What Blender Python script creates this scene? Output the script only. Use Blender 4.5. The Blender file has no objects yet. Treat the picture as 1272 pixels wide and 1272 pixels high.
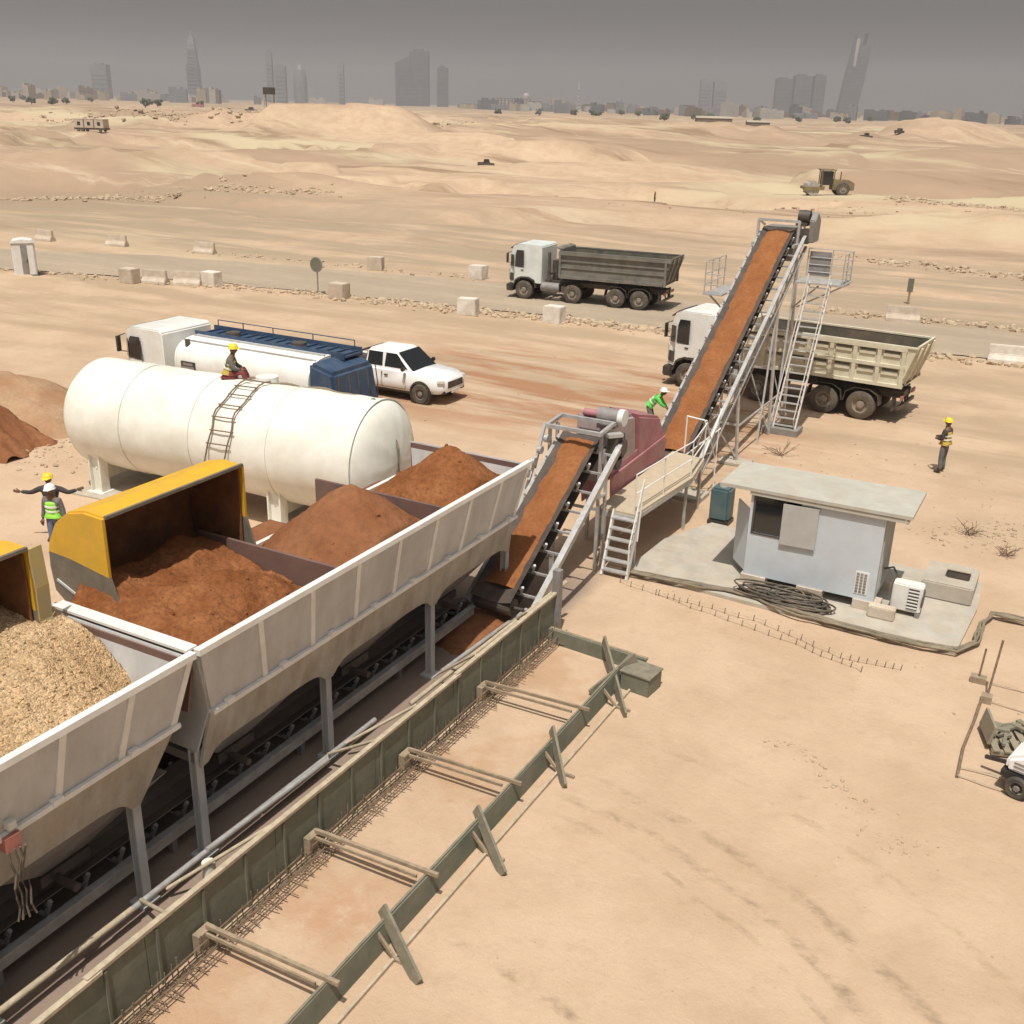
SUN_E = 4.2; SKY_S = .058; SKY_SAT = .08; EXPO = .03
HAZE_D = .00046; HAZE_C = (.195, .208, .238); HAZE_A = (.5, .5, .5)
import bpy, bmesh, math, random
import numpy as np
from mathutils import Vector, Matrix, noise
random.seed(7)
PI = math.pi
sc = bpy.context.scene
col = sc.collection
R = math.radians
V3 = Vector

# ------------------------------------------------------------------ camera
CAMZ = 10.7
cam = bpy.data.cameras.new('camera'); camo = bpy.data.objects.new('camera', cam); col.objects.link(camo)
cam.sensor_width = 36; cam.sensor_fit = 'HORIZONTAL'; cam.lens = 36*1300/1272
cam.clip_start = .1; cam.clip_end = 30000
camo.matrix_world = (Matrix.Translation((0, 0, CAMZ)) @ Matrix.Rotation(R(28.323), 4, 'Z')
                     @ Matrix.Rotation(R(90-21.229), 4, 'X') @ Matrix.Rotation(R(1.43), 4, 'Z'))
sc.camera = camo

# ------------------------------------------------------------------ materials
def mat(name, c, c2=None, scale=3.0, rough=.6, metal=0.0, bump=0.0, bscale=None, dust=0.0, mixlo=.35, mixhi=.65,
        stretch=None, spec=.5, dustc=(.42, .31, .2), detail=6):
    m = bpy.data.materials.new(name); m.use_nodes = True
    nt = m.node_tree; N = nt.nodes; L = nt.links; b = N['Principled BSDF']
    b.inputs['Roughness'].default_value = rough; b.inputs['Metallic'].default_value = metal
    b.inputs['Specular IOR Level'].default_value = spec
    b.inputs['Base Color'].default_value = (*c, 1)
    geo = N.new('ShaderNodeNewGeometry'); vec = geo.outputs['Position']
    if stretch:
        mp = N.new('ShaderNodeMapping'); mp.inputs['Scale'].default_value = stretch
        L.new(vec, mp.inputs['Vector']); vec = mp.outputs['Vector']
    out = None
    if c2:
        n = N.new('ShaderNodeTexNoise'); n.inputs['Scale'].default_value = scale; n.inputs['Detail'].default_value = detail
        n.inputs['Roughness'].default_value = .65
        L.new(vec, n.inputs['Vector'])
        mr = N.new('ShaderNodeMapRange'); mr.inputs[1].default_value = mixlo; mr.inputs[2].default_value = mixhi
        L.new(n.outputs[0], mr.inputs[0])
        mx = N.new('ShaderNodeMix'); mx.data_type = 'RGBA'
        mx.inputs[6].default_value = (*c, 1); mx.inputs[7].default_value = (*c2, 1)
        L.new(mr.outputs[0], mx.inputs[0]); out = mx.outputs[2]
    if dust:
        n = N.new('ShaderNodeTexNoise'); n.inputs['Scale'].default_value = 1.7; n.inputs['Detail'].default_value = 8
        n.inputs['Roughness'].default_value = .7
        L.new(geo.outputs['Position'], n.inputs['Vector'])
        mr = N.new('ShaderNodeMapRange'); mr.inputs[1].default_value = .38; mr.inputs[2].default_value = .72
        mr.inputs[4].default_value = dust
        L.new(n.outputs[0], mr.inputs[0])
        mx = N.new('ShaderNodeMix'); mx.data_type = 'RGBA'
        if out: L.new(out, mx.inputs[6])
        else: mx.inputs[6].default_value = (*c, 1)
        mx.inputs[7].default_value = (*dustc, 1)
        L.new(mr.outputs[0], mx.inputs[0]); out = mx.outputs[2]
    if out: L.new(out, b.inputs['Base Color'])
    if bump:
        n = N.new('ShaderNodeTexNoise'); n.inputs['Scale'].default_value = bscale or scale*4; n.inputs['Detail'].default_value = 5
        L.new(geo.outputs['Position'], n.inputs['Vector'])
        bp = N.new('ShaderNodeBump'); bp.inputs['Strength'].default_value = min(1, bump); bp.inputs['Distance'].default_value = .04*max(1, bump)
        L.new(n.outputs[0], bp.inputs['Height']); L.new(bp.outputs[0], b.inputs['Normal'])
    return m

M = {}
M['white'] = mat('white_paint', (.84, .85, .83), (.76, .76, .71), 1.5, .38, dust=.22)
M['carwhite'] = mat('car_white', (.82, .82, .82), None, rough=.22, dust=.12)
M['tank'] = mat('tank_white', (.86, .86, .80), (.70, .70, .62), .9, .5, bump=.3, bscale=1.0, dust=.3, dustc=(.60, .52, .40))
M['truckwhite'] = mat('truck_white', (.74, .79, .77), (.64, .69, .67), 1.5, .4, dust=.25)
M['bin'] = mat('bin_grey', (.56, .57, .57), (.42, .42, .42), 1.6, .5, bump=.12, bscale=2.5, dust=.28, dustc=(.36, .29, .22), stretch=(1, 1, .35))
M['binrib'] = mat('bin_rib', (.80, .80, .78), (.7, .69, .66), 3, .5, dust=.15)
M['binlow'] = mat('bin_low', (.47, .46, .42), (.30, .28, .24), 2.4, .65, stretch=(1, 1, .4), dust=.5, dustc=(.38, .28, .17))
M['steelgrey'] = mat('steel_grey', (.28, .28, .28), (.20, .18, .17), 3, .55, dust=.4, dustc=(.25, .18, .12))
M['steeldark'] = mat('steel_dark', (.055, .05, .05), (.10, .08, .065), 3, .55, dust=.3, dustc=(.16, .1, .06))
M['plumplate'] = mat('divider_plate', (.13, .085, .085), (.19, .12, .10), 2, .6, dust=.5, dustc=(.22, .12, .07))
M['alu'] = mat('galvanised', (.56, .57, .57), (.42, .41, .40), 5, .4, .3, dust=.25)
M['belt'] = mat('belt_rubber', (.04, .04, .04), (.08, .06, .05), 4, .8, dust=.55, dustc=(.18, .11, .07))
M['rust'] = mat('rust_inner', (.24, .10, .035), (.12, .05, .02), 2.5, .75, bump=.2, dust=.35, dustc=(.22, .1, .035))
M['yellow'] = mat('loader_yellow', (.75, .42, .02), (.62, .36, .03), 3, .5, dust=.3, dustc=(.45, .3, .12))
M['wornplate'] = mat('worn_plate', (.12, .115, .10), (.20, .17, .13), 4, .6, dust=.4, dustc=(.25, .18, .1))
M['mauve'] = mat('mauve_hood', (.46, .17, .20), (.34, .13, .15), 2, .6, dust=.6, dustc=(.42, .30, .27))
M['mauvegrey'] = mat('hood_grey', (.42, .34, .34), (.32, .25, .26), 4, .55, dust=.4)
M['blue'] = mat('blue_paint', (.02, .05, .11), (.035, .075, .14), 3, .5, dust=.35, dustc=(.16, .16, .16))
M['liftedbelt'] = mat('lifted_dusty_belt', (.17, .14, .12), (.24, .19, .155), 3, .9, dust=.5, dustc=(.3, .22, .16))  # dusty belt, colour lightened to lift the shade beneath the bins
M['glass'] = mat('dark_glass', (.012, .015, .017), None, rough=.08, spec=.8)
M['tyre'] = mat('tyre', (.035, .033, .03), (.10, .085, .07), 5, .85, dust=.6, dustc=(.22, .17, .12))
M['rim'] = mat('wheel_rim', (.30, .28, .25), (.2, .17, .14), 6, .5, .2, dust=.5)
M['black'] = mat('black_plastic', (.02, .02, .022), None, rough=.5, dust=.25)
M['greybed'] = mat('grey_bed', (.20, .195, .17), (.12, .115, .10), 2, .6, dust=.45, dustc=(.25, .2, .15))
M['beigebed'] = mat('beige_bed', (.70, .66, .52), (.60, .56, .43), 2, .6, dust=.5, dustc=(.42, .35, .24))
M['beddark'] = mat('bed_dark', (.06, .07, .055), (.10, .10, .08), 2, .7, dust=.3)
M['concrete'] = mat('concrete', (.46, .43, .37), (.36, .33, .28), 2, .85, bump=.25, dust=.5, dustc=(.5, .38, .26))
M['block'] = mat('block_concrete', (.60, .52, .43), (.48, .41, .33), 2.5, .9, bump=.4, bscale=6, dust=.5)
M['whiteblock'] = mat('whitewashed_concrete', (.78, .73, .66), (.62, .56, .49), 2.5, .9, bump=.3, bscale=6, dust=.4)
M['cabinwall'] = mat('cabin_panel', (.56, .62, .67), (.50, .55, .59), 1.2, .45, dust=.18)
M['cabinroof'] = mat('cabin_roof', (.50, .49, .43), (.42, .41, .36), 2.5, .6, dust=.4)
M['cabinside'] = mat('cabin_shutter', (.46, .45, .43), (.40, .39, .37), 3, .5)
M['ply'] = mat('green_ply', (.12, .135, .10), (.18, .18, .135), 2.5, .75, bump=.15, dust=.35, dustc=(.24, .2, .14))
M['timber'] = mat('timber', (.36, .28, .19), (.22, .17, .12), 6, .8, bump=.3, bscale=20, dust=.3)
M['timberpale'] = mat('timber_pale', (.52, .44, .32), (.38, .31, .22), 6, .8, bump=.3, bscale=20)
M['plank'] = mat('weathered_plank', (.25, .22, .16), (.17, .155, .115), 5, .8, bump=.3, bscale=15)
M['rebar'] = mat('rebar', (.14, .09, .06), (.24, .17, .11), 10, .8)
M['cable'] = mat('cable_black', (.045, .042, .04), (.12, .10, .08), 6, .6, dust=.4)
M['hose'] = mat('sandy_hose', (.24, .2, .14), (.16, .135, .1), 5, .7, dust=.3)
M['teal'] = mat('teal_plastic', (.05, .11, .13), (.07, .12, .12), 4, .6, dust=.2)
M['skin'] = mat('skin', (.16, .085, .05), None, rough=.55)
M['hivis'] = mat('hivis_vest', (.35, .75, .08), (.28, .62, .08), 8, .7)
M['hivisgreen'] = mat('hivis_green', (.12, .62, .10), (.10, .5, .10), 8, .7)
M['orangevest'] = mat('orange_vest', (.52, .36, .05), (.42, .30, .06), 8, .7)
M['reflect'] = mat('reflective_band', (.72, .74, .66), None, rough=.3)
M['jeans'] = mat('jeans', (.10, .13, .22), (.16, .19, .28), 10, .8)
M['greycloth'] = mat('grey_cloth', (.12, .12, .12), (.17, .16, .15), 8, .85)
M['darkcloth'] = mat('dark_cloth', (.035, .03, .03), (.06, .05, .045), 8, .85)
M['redcloth'] = mat('red_cloth', (.25, .05, .05), (.16, .04, .04), 8, .85)
M['helmY'] = mat('helmet_yellow', (.75, .60, .04), None, rough=.35)
M['helmW'] = mat('helmet_white', (.82, .82, .80), None, rough=.35)
M['boot'] = mat('boot', (.05, .035, .025), None, rough=.7)
M['redlamp'] = mat('red_box', (.45, .16, .13), (.35, .15, .12), 6, .6)
M['lampglass'] = mat('lamp_lens', (.6, .6, .55), None, rough=.15)
M['acwhite'] = mat('ac_white', (.74, .74, .71), None, rough=.5, dust=.3)
M['greenjunk'] = mat('green_junk', (.22, .21, .16), (.32, .26, .18), 6, .8)
M['signgreen'] = mat('sign_back', (.13, .13, .10), (.18, .17, .13), 6, .6)

def soil(name, c1, c2, c3, big=1.2, fine=14, bumpd=.05, pebble=0):
    m = bpy.data.materials.new(name); m.use_nodes = True
    nt = m.node_tree; N = nt.nodes; L = nt.links; b = N['Principled BSDF']
    b.inputs['Roughness'].default_value = .95; b.inputs['Specular IOR Level'].default_value = .1
    g = N.new('ShaderNodeNewGeometry')
    n1 = N.new('ShaderNodeTexNoise'); n1.inputs['Scale'].default_value = big; n1.inputs['Detail'].default_value = 8
    n2 = N.new('ShaderNodeTexNoise'); n2.inputs['Scale'].default_value = fine; n2.inputs['Detail'].default_value = 6; n2.inputs['Roughness'].default_value = .7
    for n in (n1, n2): L.new(g.outputs['Position'], n.inputs['Vector'])
    r1 = N.new('ShaderNodeMapRange'); r1.inputs[1].default_value = .38; r1.inputs[2].default_value = .62
    r2 = N.new('ShaderNodeMapRange'); r2.inputs[1].default_value = .4; r2.inputs[2].default_value = .7; r2.inputs[4].default_value = .7
    L.new(n1.outputs[0], r1.inputs[0]); L.new(n2.outputs[0], r2.inputs[0])
    a = N.new('ShaderNodeMix'); a.data_type = 'RGBA'; a.inputs[6].default_value = (*c1, 1); a.inputs[7].default_value = (*c2, 1)
    L.new(r1.outputs[0], a.inputs[0])
    d = N.new('ShaderNodeMix'); d.data_type = 'RGBA'; d.inputs[7].default_value = (*c3, 1)
    L.new(r2.outputs[0], d.inputs[0]); L.new(a.outputs[2], d.inputs[6])
    colr = d.outputs[2]; hgt = n2.outputs[0]
    if pebble:
        v = N.new('ShaderNodeTexVoronoi'); v.inputs['Scale'].default_value = pebble; L.new(g.outputs['Position'], v.inputs['Vector'])
        hs = N.new('ShaderNodeHueSaturation'); L.new(colr, hs.inputs['Color'])
        sep = N.new('ShaderNodeSeparateColor'); L.new(v.outputs['Color'], sep.inputs[0])
        mr = N.new('ShaderNodeMapRange'); mr.inputs[3].default_value = .65; mr.inputs[4].default_value = 1.3
        L.new(sep.outputs[0], mr.inputs[0]); L.new(mr.outputs[0], hs.inputs['Value'])
        colr = hs.outputs[0]
        inv = N.new('ShaderNodeMath'); inv.operation = 'MULTIPLY'; inv.inputs[1].default_value = -1.2
        L.new(v.outputs['Distance'], inv.inputs[0]); hgt = inv.outputs[0]
    L.new(colr, b.inputs['Base Color'])
    bp = N.new('ShaderNodeBump'); bp.inputs['Strength'].default_value = .9; bp.inputs['Distance'].default_value = bumpd
    L.new(hgt, bp.inputs['Height']); L.new(bp.outputs[0], b.inputs['Normal'])
    return m
M['redsoil'] = soil('red_soil', (.25, .09, .032), (.35, .145, .06), (.13, .048, .02), 1.4, 13, .06)
M['redsoil2'] = soil('red_soil_dull', (.30, .135, .065), (.25, .10, .045), (.17, .075, .04), .8, 6, .05)
M['beltsoil'] = soil('belt_soil', (.27, .105, .04), (.33, .14, .055), (.19, .07, .03), 1.6, 11, .03)
M['gravel'] = soil('tan_gravel', (.50, .335, .185), (.56, .40, .24), (.42, .27, .14), .9, 8, .02, pebble=38)
M['rock'] = mat('rock', (.50, .39, .27), (.36, .27, .18), 1.5, .95, bump=.3, bscale=5)

# ------------------------------------------------------------------ mesh builder
class MB:
    def __init__(s): s.bm = bmesh.new()
    def face(s, pts):
        vs = [s.bm.verts.new(p) for p in pts]
        return s.bm.faces.new(vs)
    def hexa(s, b, t):
        vb = [s.bm.verts.new(p) for p in b]; vt = [s.bm.verts.new(p) for p in t]
        s.bm.faces.new(vb[::-1]); s.bm.faces.new(vt)
        n = len(vb)
        for i in range(n):
            j = (i+1) % n
            s.bm.faces.new((vb[i], vb[j], vt[j], vt[i]))
        return s
    def box(s, c, d, rz=0, ry=0, rx=0):
        mt = Matrix.Translation(c) @ Matrix.Rotation(rz, 4, 'Z') @ Matrix.Rotation(ry, 4, 'Y') @ Matrix.Rotation(rx, 4, 'X')
        x, y, z = d[0]/2, d[1]/2, d[2]/2
        p = [(-x, -y), (x, -y), (x, y), (-x, y)]
        return s.hexa([mt @ V3((a, b, -z)) for a, b in p], [mt @ V3((a, b, z)) for a, b in p])
    def span(s, lo, hi):
        return s.box([(a+b)/2 for a, b in zip(lo, hi)], [b-a for a, b in zip(lo, hi)])
    def beam(s, p0, p1, w, h, up=(0, 0, 1)):
        p0, p1 = V3(p0), V3(p1); d = (p1-p0).normalized(); u = V3(up)
        x = d.cross(u)
        if x.length < 1e-3: x = d.cross(V3((1, 0, 0)))
        x.normalize(); u = x.cross(d)
        q = [(-w/2, -h/2), (w/2, -h/2), (w/2, h/2), (-w/2, h/2)]
        return s.hexa([p0+x*a+u*b for a, b in q], [p1+x*a+u*b for a, b in q])
    def tube(s, p0, p1, r, n=8, r2=None):
        p0, p1 = V3(p0), V3(p1); d = (p1-p0).normalized()
        x = d.cross(V3((0, 0, 1)))
        if x.length < 1e-3: x = V3((1, 0, 0))
        x.normalize(); u = x.cross(d); r2 = r if r2 is None else r2
        c = [(math.cos(2*PI*i/n), math.sin(2*PI*i/n)) for i in range(n)]
        return s.hexa([p0+(x*a+u*b)*r for a, b in c], [p1+(x*a+u*b)*r2 for a, b in c])
    def path(s, pts, r, n=6):
        pts = [V3(p) for p in pts]; rings = []
        for i, p in enumerate(pts):
            d = (pts[min(i+1, len(pts)-1)]-pts[max(i-1, 0)]).normalized()
            x = d.cross(V3((0, 0, 1)))
            if x.length < 1e-3: x = V3((1, 0, 0))
            x.normalize(); u = x.cross(d)
            rings.append([s.bm.verts.new(p+(x*math.cos(2*PI*k/n)+u*math.sin(2*PI*k/n))*r) for k in range(n)])
        for a, b in zip(rings, rings[1:]):
            for k in range(n): s.bm.faces.new((a[k], a[(k+1) % n], b[(k+1) % n], b[k]))
        s.bm.faces.new(rings[0][::-1]); s.bm.faces.new(rings[-1])
        return s
    def lathe(s, prof, c, axis='Y', n=24):
        # prof: (radius, offset along axis)
        ax = {'X': (V3((1, 0, 0)), V3((0, 1, 0)), V3((0, 0, 1))), 'Y': (V3((0, 1, 0)), V3((0, 0, 1)), V3((1, 0, 0))),
              'Z': (V3((0, 0, 1)), V3((1, 0, 0)), V3((0, 1, 0)))}[axis]
        c = V3(c); rings = []
        for r, o in prof:
            if r < 1e-5: rings.append([s.bm.verts.new(c+ax[0]*o)])
            else: rings.append([s.bm.verts.new(c+ax[0]*o+(ax[1]*math.cos(2*PI*k/n)+ax[2]*math.sin(2*PI*k/n))*r) for k in range(n)])
        for a, b in zip(rings, rings[1:]):
            for k in range(n):
                k2 = (k+1) % n
                if len(a) == 1 and len(b) == 1: continue
                if len(a) == 1: s.bm.faces.new((a[0], b[k], b[k2]))
                elif len(b) == 1: s.bm.faces.new((a[k], a[k2], b[0]))
                else: s.bm.faces.new((a[k], a[k2], b[k2], b[k]))
        return s
    def prism(s, prof, a0, a1, axis='Y'):
        # prof: list of (p,q): for axis Y -> (x,z); axis X -> (y,z); axis Z -> (x,y)
        f = {'Y': lambda p, q, a: (p, a, q), 'X': lambda p, q, a: (a, p, q), 'Z': lambda p, q, a: (p, q, a)}[axis]
        return s.hexa([f(p, q, a0) for p, q in prof], [f(p, q, a1) for p, q in prof])
    def build(s, name, m, parent=None, smooth=None, bevel=0, label=None, world=True, fix=True):
        if fix: bmesh.ops.recalc_face_normals(s.bm, faces=s.bm.faces)
        if bevel:
            es = [e for e in s.bm.edges if len(e.link_faces) == 2 and e.calc_face_angle(0) > .5]
            bmesh.ops.bevel(s.bm, geom=es, offset=bevel, segments=2, affect='EDGES', clamp_overlap=True)
        me = bpy.data.meshes.new(name)
        if parent is not None and world:
            off = total_loc(parent)
            bmesh.ops.translate(s.bm, verts=s.bm.verts, vec=-off)
        s.bm.to_mesh(me); s.bm.free()
        ms = m if isinstance(m, (list, tuple)) else [m]
        for k in ms: me.materials.append(k)
        if smooth is not None:
            for p in me.polygons: p.use_smooth = True
            if smooth < 179:
                try: me.set_sharp_from_angle(angle=R(smooth))
                except Exception: pass
        o = bpy.data.objects.new(name, me); col.objects.link(o)
        if parent is not None: o.parent = parent
        if label: o['label'] = label
        return o
def total_loc(o):
    v = V3((0, 0, 0))
    while o is not None: v = v+o.location; o = o.parent
    return v
def tag(o, label, cat, group=None, kind=None):
    if label: o['label'] = label
    if cat: o['category'] = cat
    if group: o['group'] = group
    if kind: o['kind'] = kind
    return o
def thing(name, label, cat, loc=(0, 0, 0), rz=0, group=None):
    o = bpy.data.objects.new(name, None); col.objects.link(o)
    o.location = loc; o.rotation_euler = (0, 0, rz); o.empty_display_size = .3
    return tag(o, label, cat, group)
def struct(o): o['kind'] = 'structure'; return o
def copy_tree(o, parent=None):
    c = o.copy(); col.objects.link(c); c.parent = parent
    for ch in list(o.children): copy_tree(ch, c)
    return c

# ------------------------------------------------------------------ terrain
def fbm(x, y, s, o=4):
    return noise.fractal(V3((x/s, y/s, .37)), 1.0, 2.0, o)
MOUNDS = [  # x, y, rx, ry, height, flat
    (-206, 240, 26, 8, 1.5), (-150, 262, 40, 9, 2.0),
    (-69, 500, 34, 26, 8.5), (-97, 560, 30, 20, 5), (-235, 520, 60, 30, 5), (-420, 380, 80, 30, 7), (-350, 470, 60, 30, 6),
    (-130, 120, 26, 9, 2.6), (-95, 105, 16, 6, 1.6), (-150, 176, 28, 8, 2.4), (-33, 170, 40, 7, 2.0),
    (-75, 185, 30, 9, 2.2), (-8, 112, 18, 7, 1.5), (-110, 205, 30, 10, 2.5), (-30, 250, 50, 12, 3), (20, 330, 60, 20, 4),
    (-290, 330, 60, 20, 5), (-160, 420, 90, 20, 5), (60, 480, 60, 30, 6)]
_rot = R(28.3)
def hgt(x, y):
    r = math.hypot(x, y)
    h = 0.0
    if r > 62:
        k = min(1, (r-62)/90.0); far = 1-min(1, max(0, (r-900)/900))
        h += k*far*(1.5*fbm(x, y, 70)+.35*fbm(x+50, y, 16))
        tn = fbm(x*.6+y*.3, y*1.3-x*.3, 60, 4); h += k*far*1.7*(min(1, max(0, (tn-.05)/.05))-.5)
        if r > 160: h += min(1, (r-160)/200)*far*2.0*fbm(x, y+99, 150)
    if 62 < r < 900:
        for mx, my, rx, ry, hh in MOUNDS:
            dx, dy = x-mx, y-my
            a = dx*math.cos(_rot)+dy*math.sin(_rot); b = -dx*math.sin(_rot)+dy*math.cos(_rot)
            q = (a/rx)**2+(b/ry)**2
            if q < 3.2:
                q2 = q*(1+.35*fbm(x, y, 14, 3))
                h = max(h, h*.5+hh*max(0, min(1, 2.6*math.exp(-max(0, q2)*1.9)))) if hh > 8.9 else h+hh*max(0, min(1, 1.25*math.exp(-max(0, q2)*1.25)))
    if 200 < r < 420:     # long flat topped spoil mound
        dx, dy = x+203, y-262
        a = dx*math.cos(_rot)+dy*math.sin(_rot); b = -dx*math.sin(_rot)+dy*math.cos(_rot)
        e = max(-a-17, 0)/13 if a < 0 else max(a-16, 0)/24
        q = min(1, math.hypot(e, max(abs(b)-5, 0)/17)*(1+.25*fbm(x, y, 12, 3)))
        kk = 1-q*q*(3-2*q)
        h = h*(1-kk)+(9.6+.9*fbm(x, y, 22, 3)+.25*fbm(x, y, 5, 3)+(.6 if a > 4 else 0))*kk+max(0, .4*kk*h)*0
    # keep the plant's yard and the haul road level
    if 44 < y < 66 and x > -90: h *= 0
    elif 66 <= y < 78 and x > -90: h *= (y-66)/12
    if r < 75: h += .025*fbm(x, y, 3.0, 3)*(0 if (-9 < x < -6 and y < 19) else 1)
    return h
def build_ground():
    radii = [0.0, 3, 5, 6.5]
    r = 8.0
    while r < 9000: radii.append(r); r *= 1.018 if r < 700 else 1.05
    nA = 900
    # denser angular sampling in front of the camera
    t = np.linspace(-1, 1, nA, endpoint=False)
    ang = PI*(0.28*t+0.72*t**3)+R(90+28.3)
    vs = [(0, 0, 0)]; fs = []
    ca, sa = np.cos(ang), np.sin(ang)
    for ri in radii[1:]:
        for a in range(nA):
            x, y = ri*ca[a], ri*sa[a]; vs.append((x, y, hgt(x, y)))
    for a in range(nA): fs.append((0, 1+a, 1+(a+1) % nA))
    for k in range(len(radii)-2):
        b0 = 1+k*nA; b1 = b0+nA
        for a in range(nA):
            a2 = (a+1) % nA
            fs.append((b0+a, b1+a, b1+a2, b0+a2))
    me = bpy.data.meshes.new('ground'); me.from_pydata(vs, [], fs); me.update()
    for p in me.polygons: p.use_smooth = True
    o = bpy.data.objects.new('ground', me); col.objects.link(o); struct(o)
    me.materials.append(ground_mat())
    return o

def ground_mat():
    m = bpy.data.materials.new('desert_sand'); m.use_nodes = True
    nt = m.node_tree; N = nt.nodes; L = nt.links; b = N['Principled BSDF']
    b.inputs['Roughness'].default_value = .95; b.inputs['Specular IOR Level'].default_value = .12
    g = N.new('ShaderNodeNewGeometry'); P = g.outputs['Position']
    def nz(scale, det=6, rough=.6, rot=None, sc_=None, dist=0):
        n = N.new('ShaderNodeTexNoise'); n.inputs['Scale'].default_value = scale; n.inputs['Detail'].default_value = det
        n.inputs['Roughness'].default_value = rough; n.inputs['Distortion'].default_value = dist
        if sc_:
            mp = N.new('ShaderNodeMapping'); mp.inputs['Scale'].default_value = sc_; mp.inputs['Rotation'].default_value = (0, 0, rot or 0)
            L.new(P, mp.inputs['Vector']); L.new(mp.outputs[0], n.inputs['Vector'])
        else: L.new(P, n.inputs['Vector'])
        return n.outputs[0]
    def rng(s, lo, hi, a=0, b_=1):
        r = N.new('ShaderNodeMapRange'); r.interpolation_type = 'SMOOTHSTEP'
        r.inputs[1].default_value = lo; r.inputs[2].default_value = hi; r.inputs[3].default_value = a; r.inputs[4].default_value = b_
        L.new(s, r.inputs[0]); return r.outputs[0]
    def mul(a, b_):
        k = N.new('ShaderNodeMath'); k.operation = 'MULTIPLY'; L.new(a, k.inputs[0])
        if hasattr(b_, 'default_value') or not isinstance(b_, (int, float)): L.new(b_, k.inputs[1])
        else: k.inputs[1].default_value = b_
        return k.outputs[0]
    def mix(f, a, c):
        k = N.new('ShaderNodeMix'); k.data_type = 'RGBA'; L.new(f, k.inputs[0])
        if isinstance(a, tuple): k.inputs[6].default_value = (*a, 1)
        else: L.new(a, k.inputs[6])
        if isinstance(c, tuple): k.inputs[7].default_value = (*c, 1)
        else: L.new(c, k.inputs[7])
        return k.outputs[2]
    sep = N.new('ShaderNodeSeparateXYZ'); L.new(P, sep.inputs[0]); X, Y = sep.outputs[0], sep.outputs[1]
    ln = N.new('ShaderNodeVectorMath'); ln.operation = 'LENGTH'; L.new(P, ln.inputs[0]); D = ln.outputs['Value']
    base = mix(rng(nz(.35, 8, .65), .35, .65), SAND1, SAND2)
    base = mix(mul(rng(nz(2.2, 8, .7), .5, .75), .35), base, (.36, .255, .165))
    base = mix(mul(rng(nz(.010, 6, .62, _rot*-1, (.6, 1.5, 1), .3), .40, .56), rng(D, 70, 140)), base, (.345, .245, .168))
    # pale rock-flour zones far out, brown track bands
    farm = rng(D, 60, 110)
    base = mix(mul(rng(nz(.018, 5, .6, _rot*-1, (.55, 1.3, 1)), .52, .63), farm), base, (.50, .415, .275))
    base = mix(mul(rng(nz(.05, 7, .65, _rot*-1, (.3, 1.4, 1), .6), .52, .66), farm), base, (.27, .185, .12))
    base = mix(mul(rng(nz(.12, 7, .65, _rot*-1, (.25, 1.5, 1), .5), .56, .7), mul(farm, .7)), base, (.56, .45, .32))
    # damp / trafficked yard between plant and haul road
    yard = mul(rng(Y, 26, 34), rng(Y, 62, 50))
    base = mix(mul(mul(rng(nz(.16, 7, .65, 0, (.35, 1.6, 1), .4), .42, .62), yard), .75), base, (.36, .27, .18))
    redz = mul(mul(rng(X, -31, -22), rng(X, -5, -12)), mul(rng(Y, 28, 34), rng(Y, 46, 40)))
    base = mix(mul(mul(rng(nz(.3, 7, .65, -.1, (.4, 2.2, 1), .4), .44, .60), redz), .8), base, (.33, .155, .08))
    # verge beside the haul road
    vg = mul(rng(Y, 55, 62), rng(Y, 112, 74))
    base = mix(mul(mul(rng(nz(.22, 7, .65, 0, (.3, 1.5, 1), .4), .36, .58), vg), .8), base, (.315, .25, .175))
    # tyre tracks: arcs worn across the foreground sand
    def arc(cx, cy, r, w, strength, mn, mxx):
        v = N.new('ShaderNodeVectorMath'); v.operation = 'DISTANCE'; L.new(P, v.inputs[0]); v.inputs[1].default_value = (cx, cy, 0)
        wob = N.new('ShaderNodeMath'); wob.operation = 'ADD'; L.new(v.outputs['Value'], wob.inputs[0]); L.new(mul(nz(1.1, 4), .3), wob.inputs[1])
        s = N.new('ShaderNodeMath'); s.operation = 'SUBTRACT'; L.new(wob.outputs[0], s.inputs[0]); s.inputs[1].default_value = r+.15
        a = N.new('ShaderNodeMath'); a.operation = 'ABSOLUTE'; L.new(s.outputs[0], a.inputs[0])
        return mul(mul(mul(rng(a.outputs[0], w, w*.25), rng(nz(1.6, 8, .75, -.4, (1, 1.6, 1)), .42, .68)), strength), mul(rng(X, mn, mn+1), rng(X, mxx, mxx-1.2)))
    for cx, cy, r, w, st in ((-6.6, 4.2, 9.1, .14, .85), (-6.4, 4.0, 9.9, .18, .75), (-6.6, 4.2, 8.6, .09, .6), (-6.2, 3.0, 6.6, .14, .75), (-6.5, 4.6, 10.9, .12, .5)):
        base = mix(arc(cx, cy, r, w, st, -6.4, 2.5), base, (.27, .20, .13))
    # spilt reddish soil on the sand between the two forms
    rz = mul(mul(rng(X, -9.2, -8.3), rng(X, -6.4, -7.2)), rng(Y, 20, 18))
    base = mix(mul(mul(rng(nz(.5, 4), .46, .62), rz), .5), base, (.40, .235, .13))
    # shade under the bins, painted into the ground colour
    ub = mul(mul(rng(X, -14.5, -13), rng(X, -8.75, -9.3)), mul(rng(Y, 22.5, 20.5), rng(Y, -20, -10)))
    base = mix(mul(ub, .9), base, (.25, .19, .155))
    v_ = N.new('ShaderNodeVectorMath'); v_.operation = 'DISTANCE'; L.new(P, v_.inputs[0]); v_.inputs[1].default_value = (-7.6, 9.2, 0)
    base = mix(mul(mul(rng(v_.outputs['Value'], 1.1, .2), rng(nz(2.5, 5), .3, .6)), .6), base, (.42, .23, .13))
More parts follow.
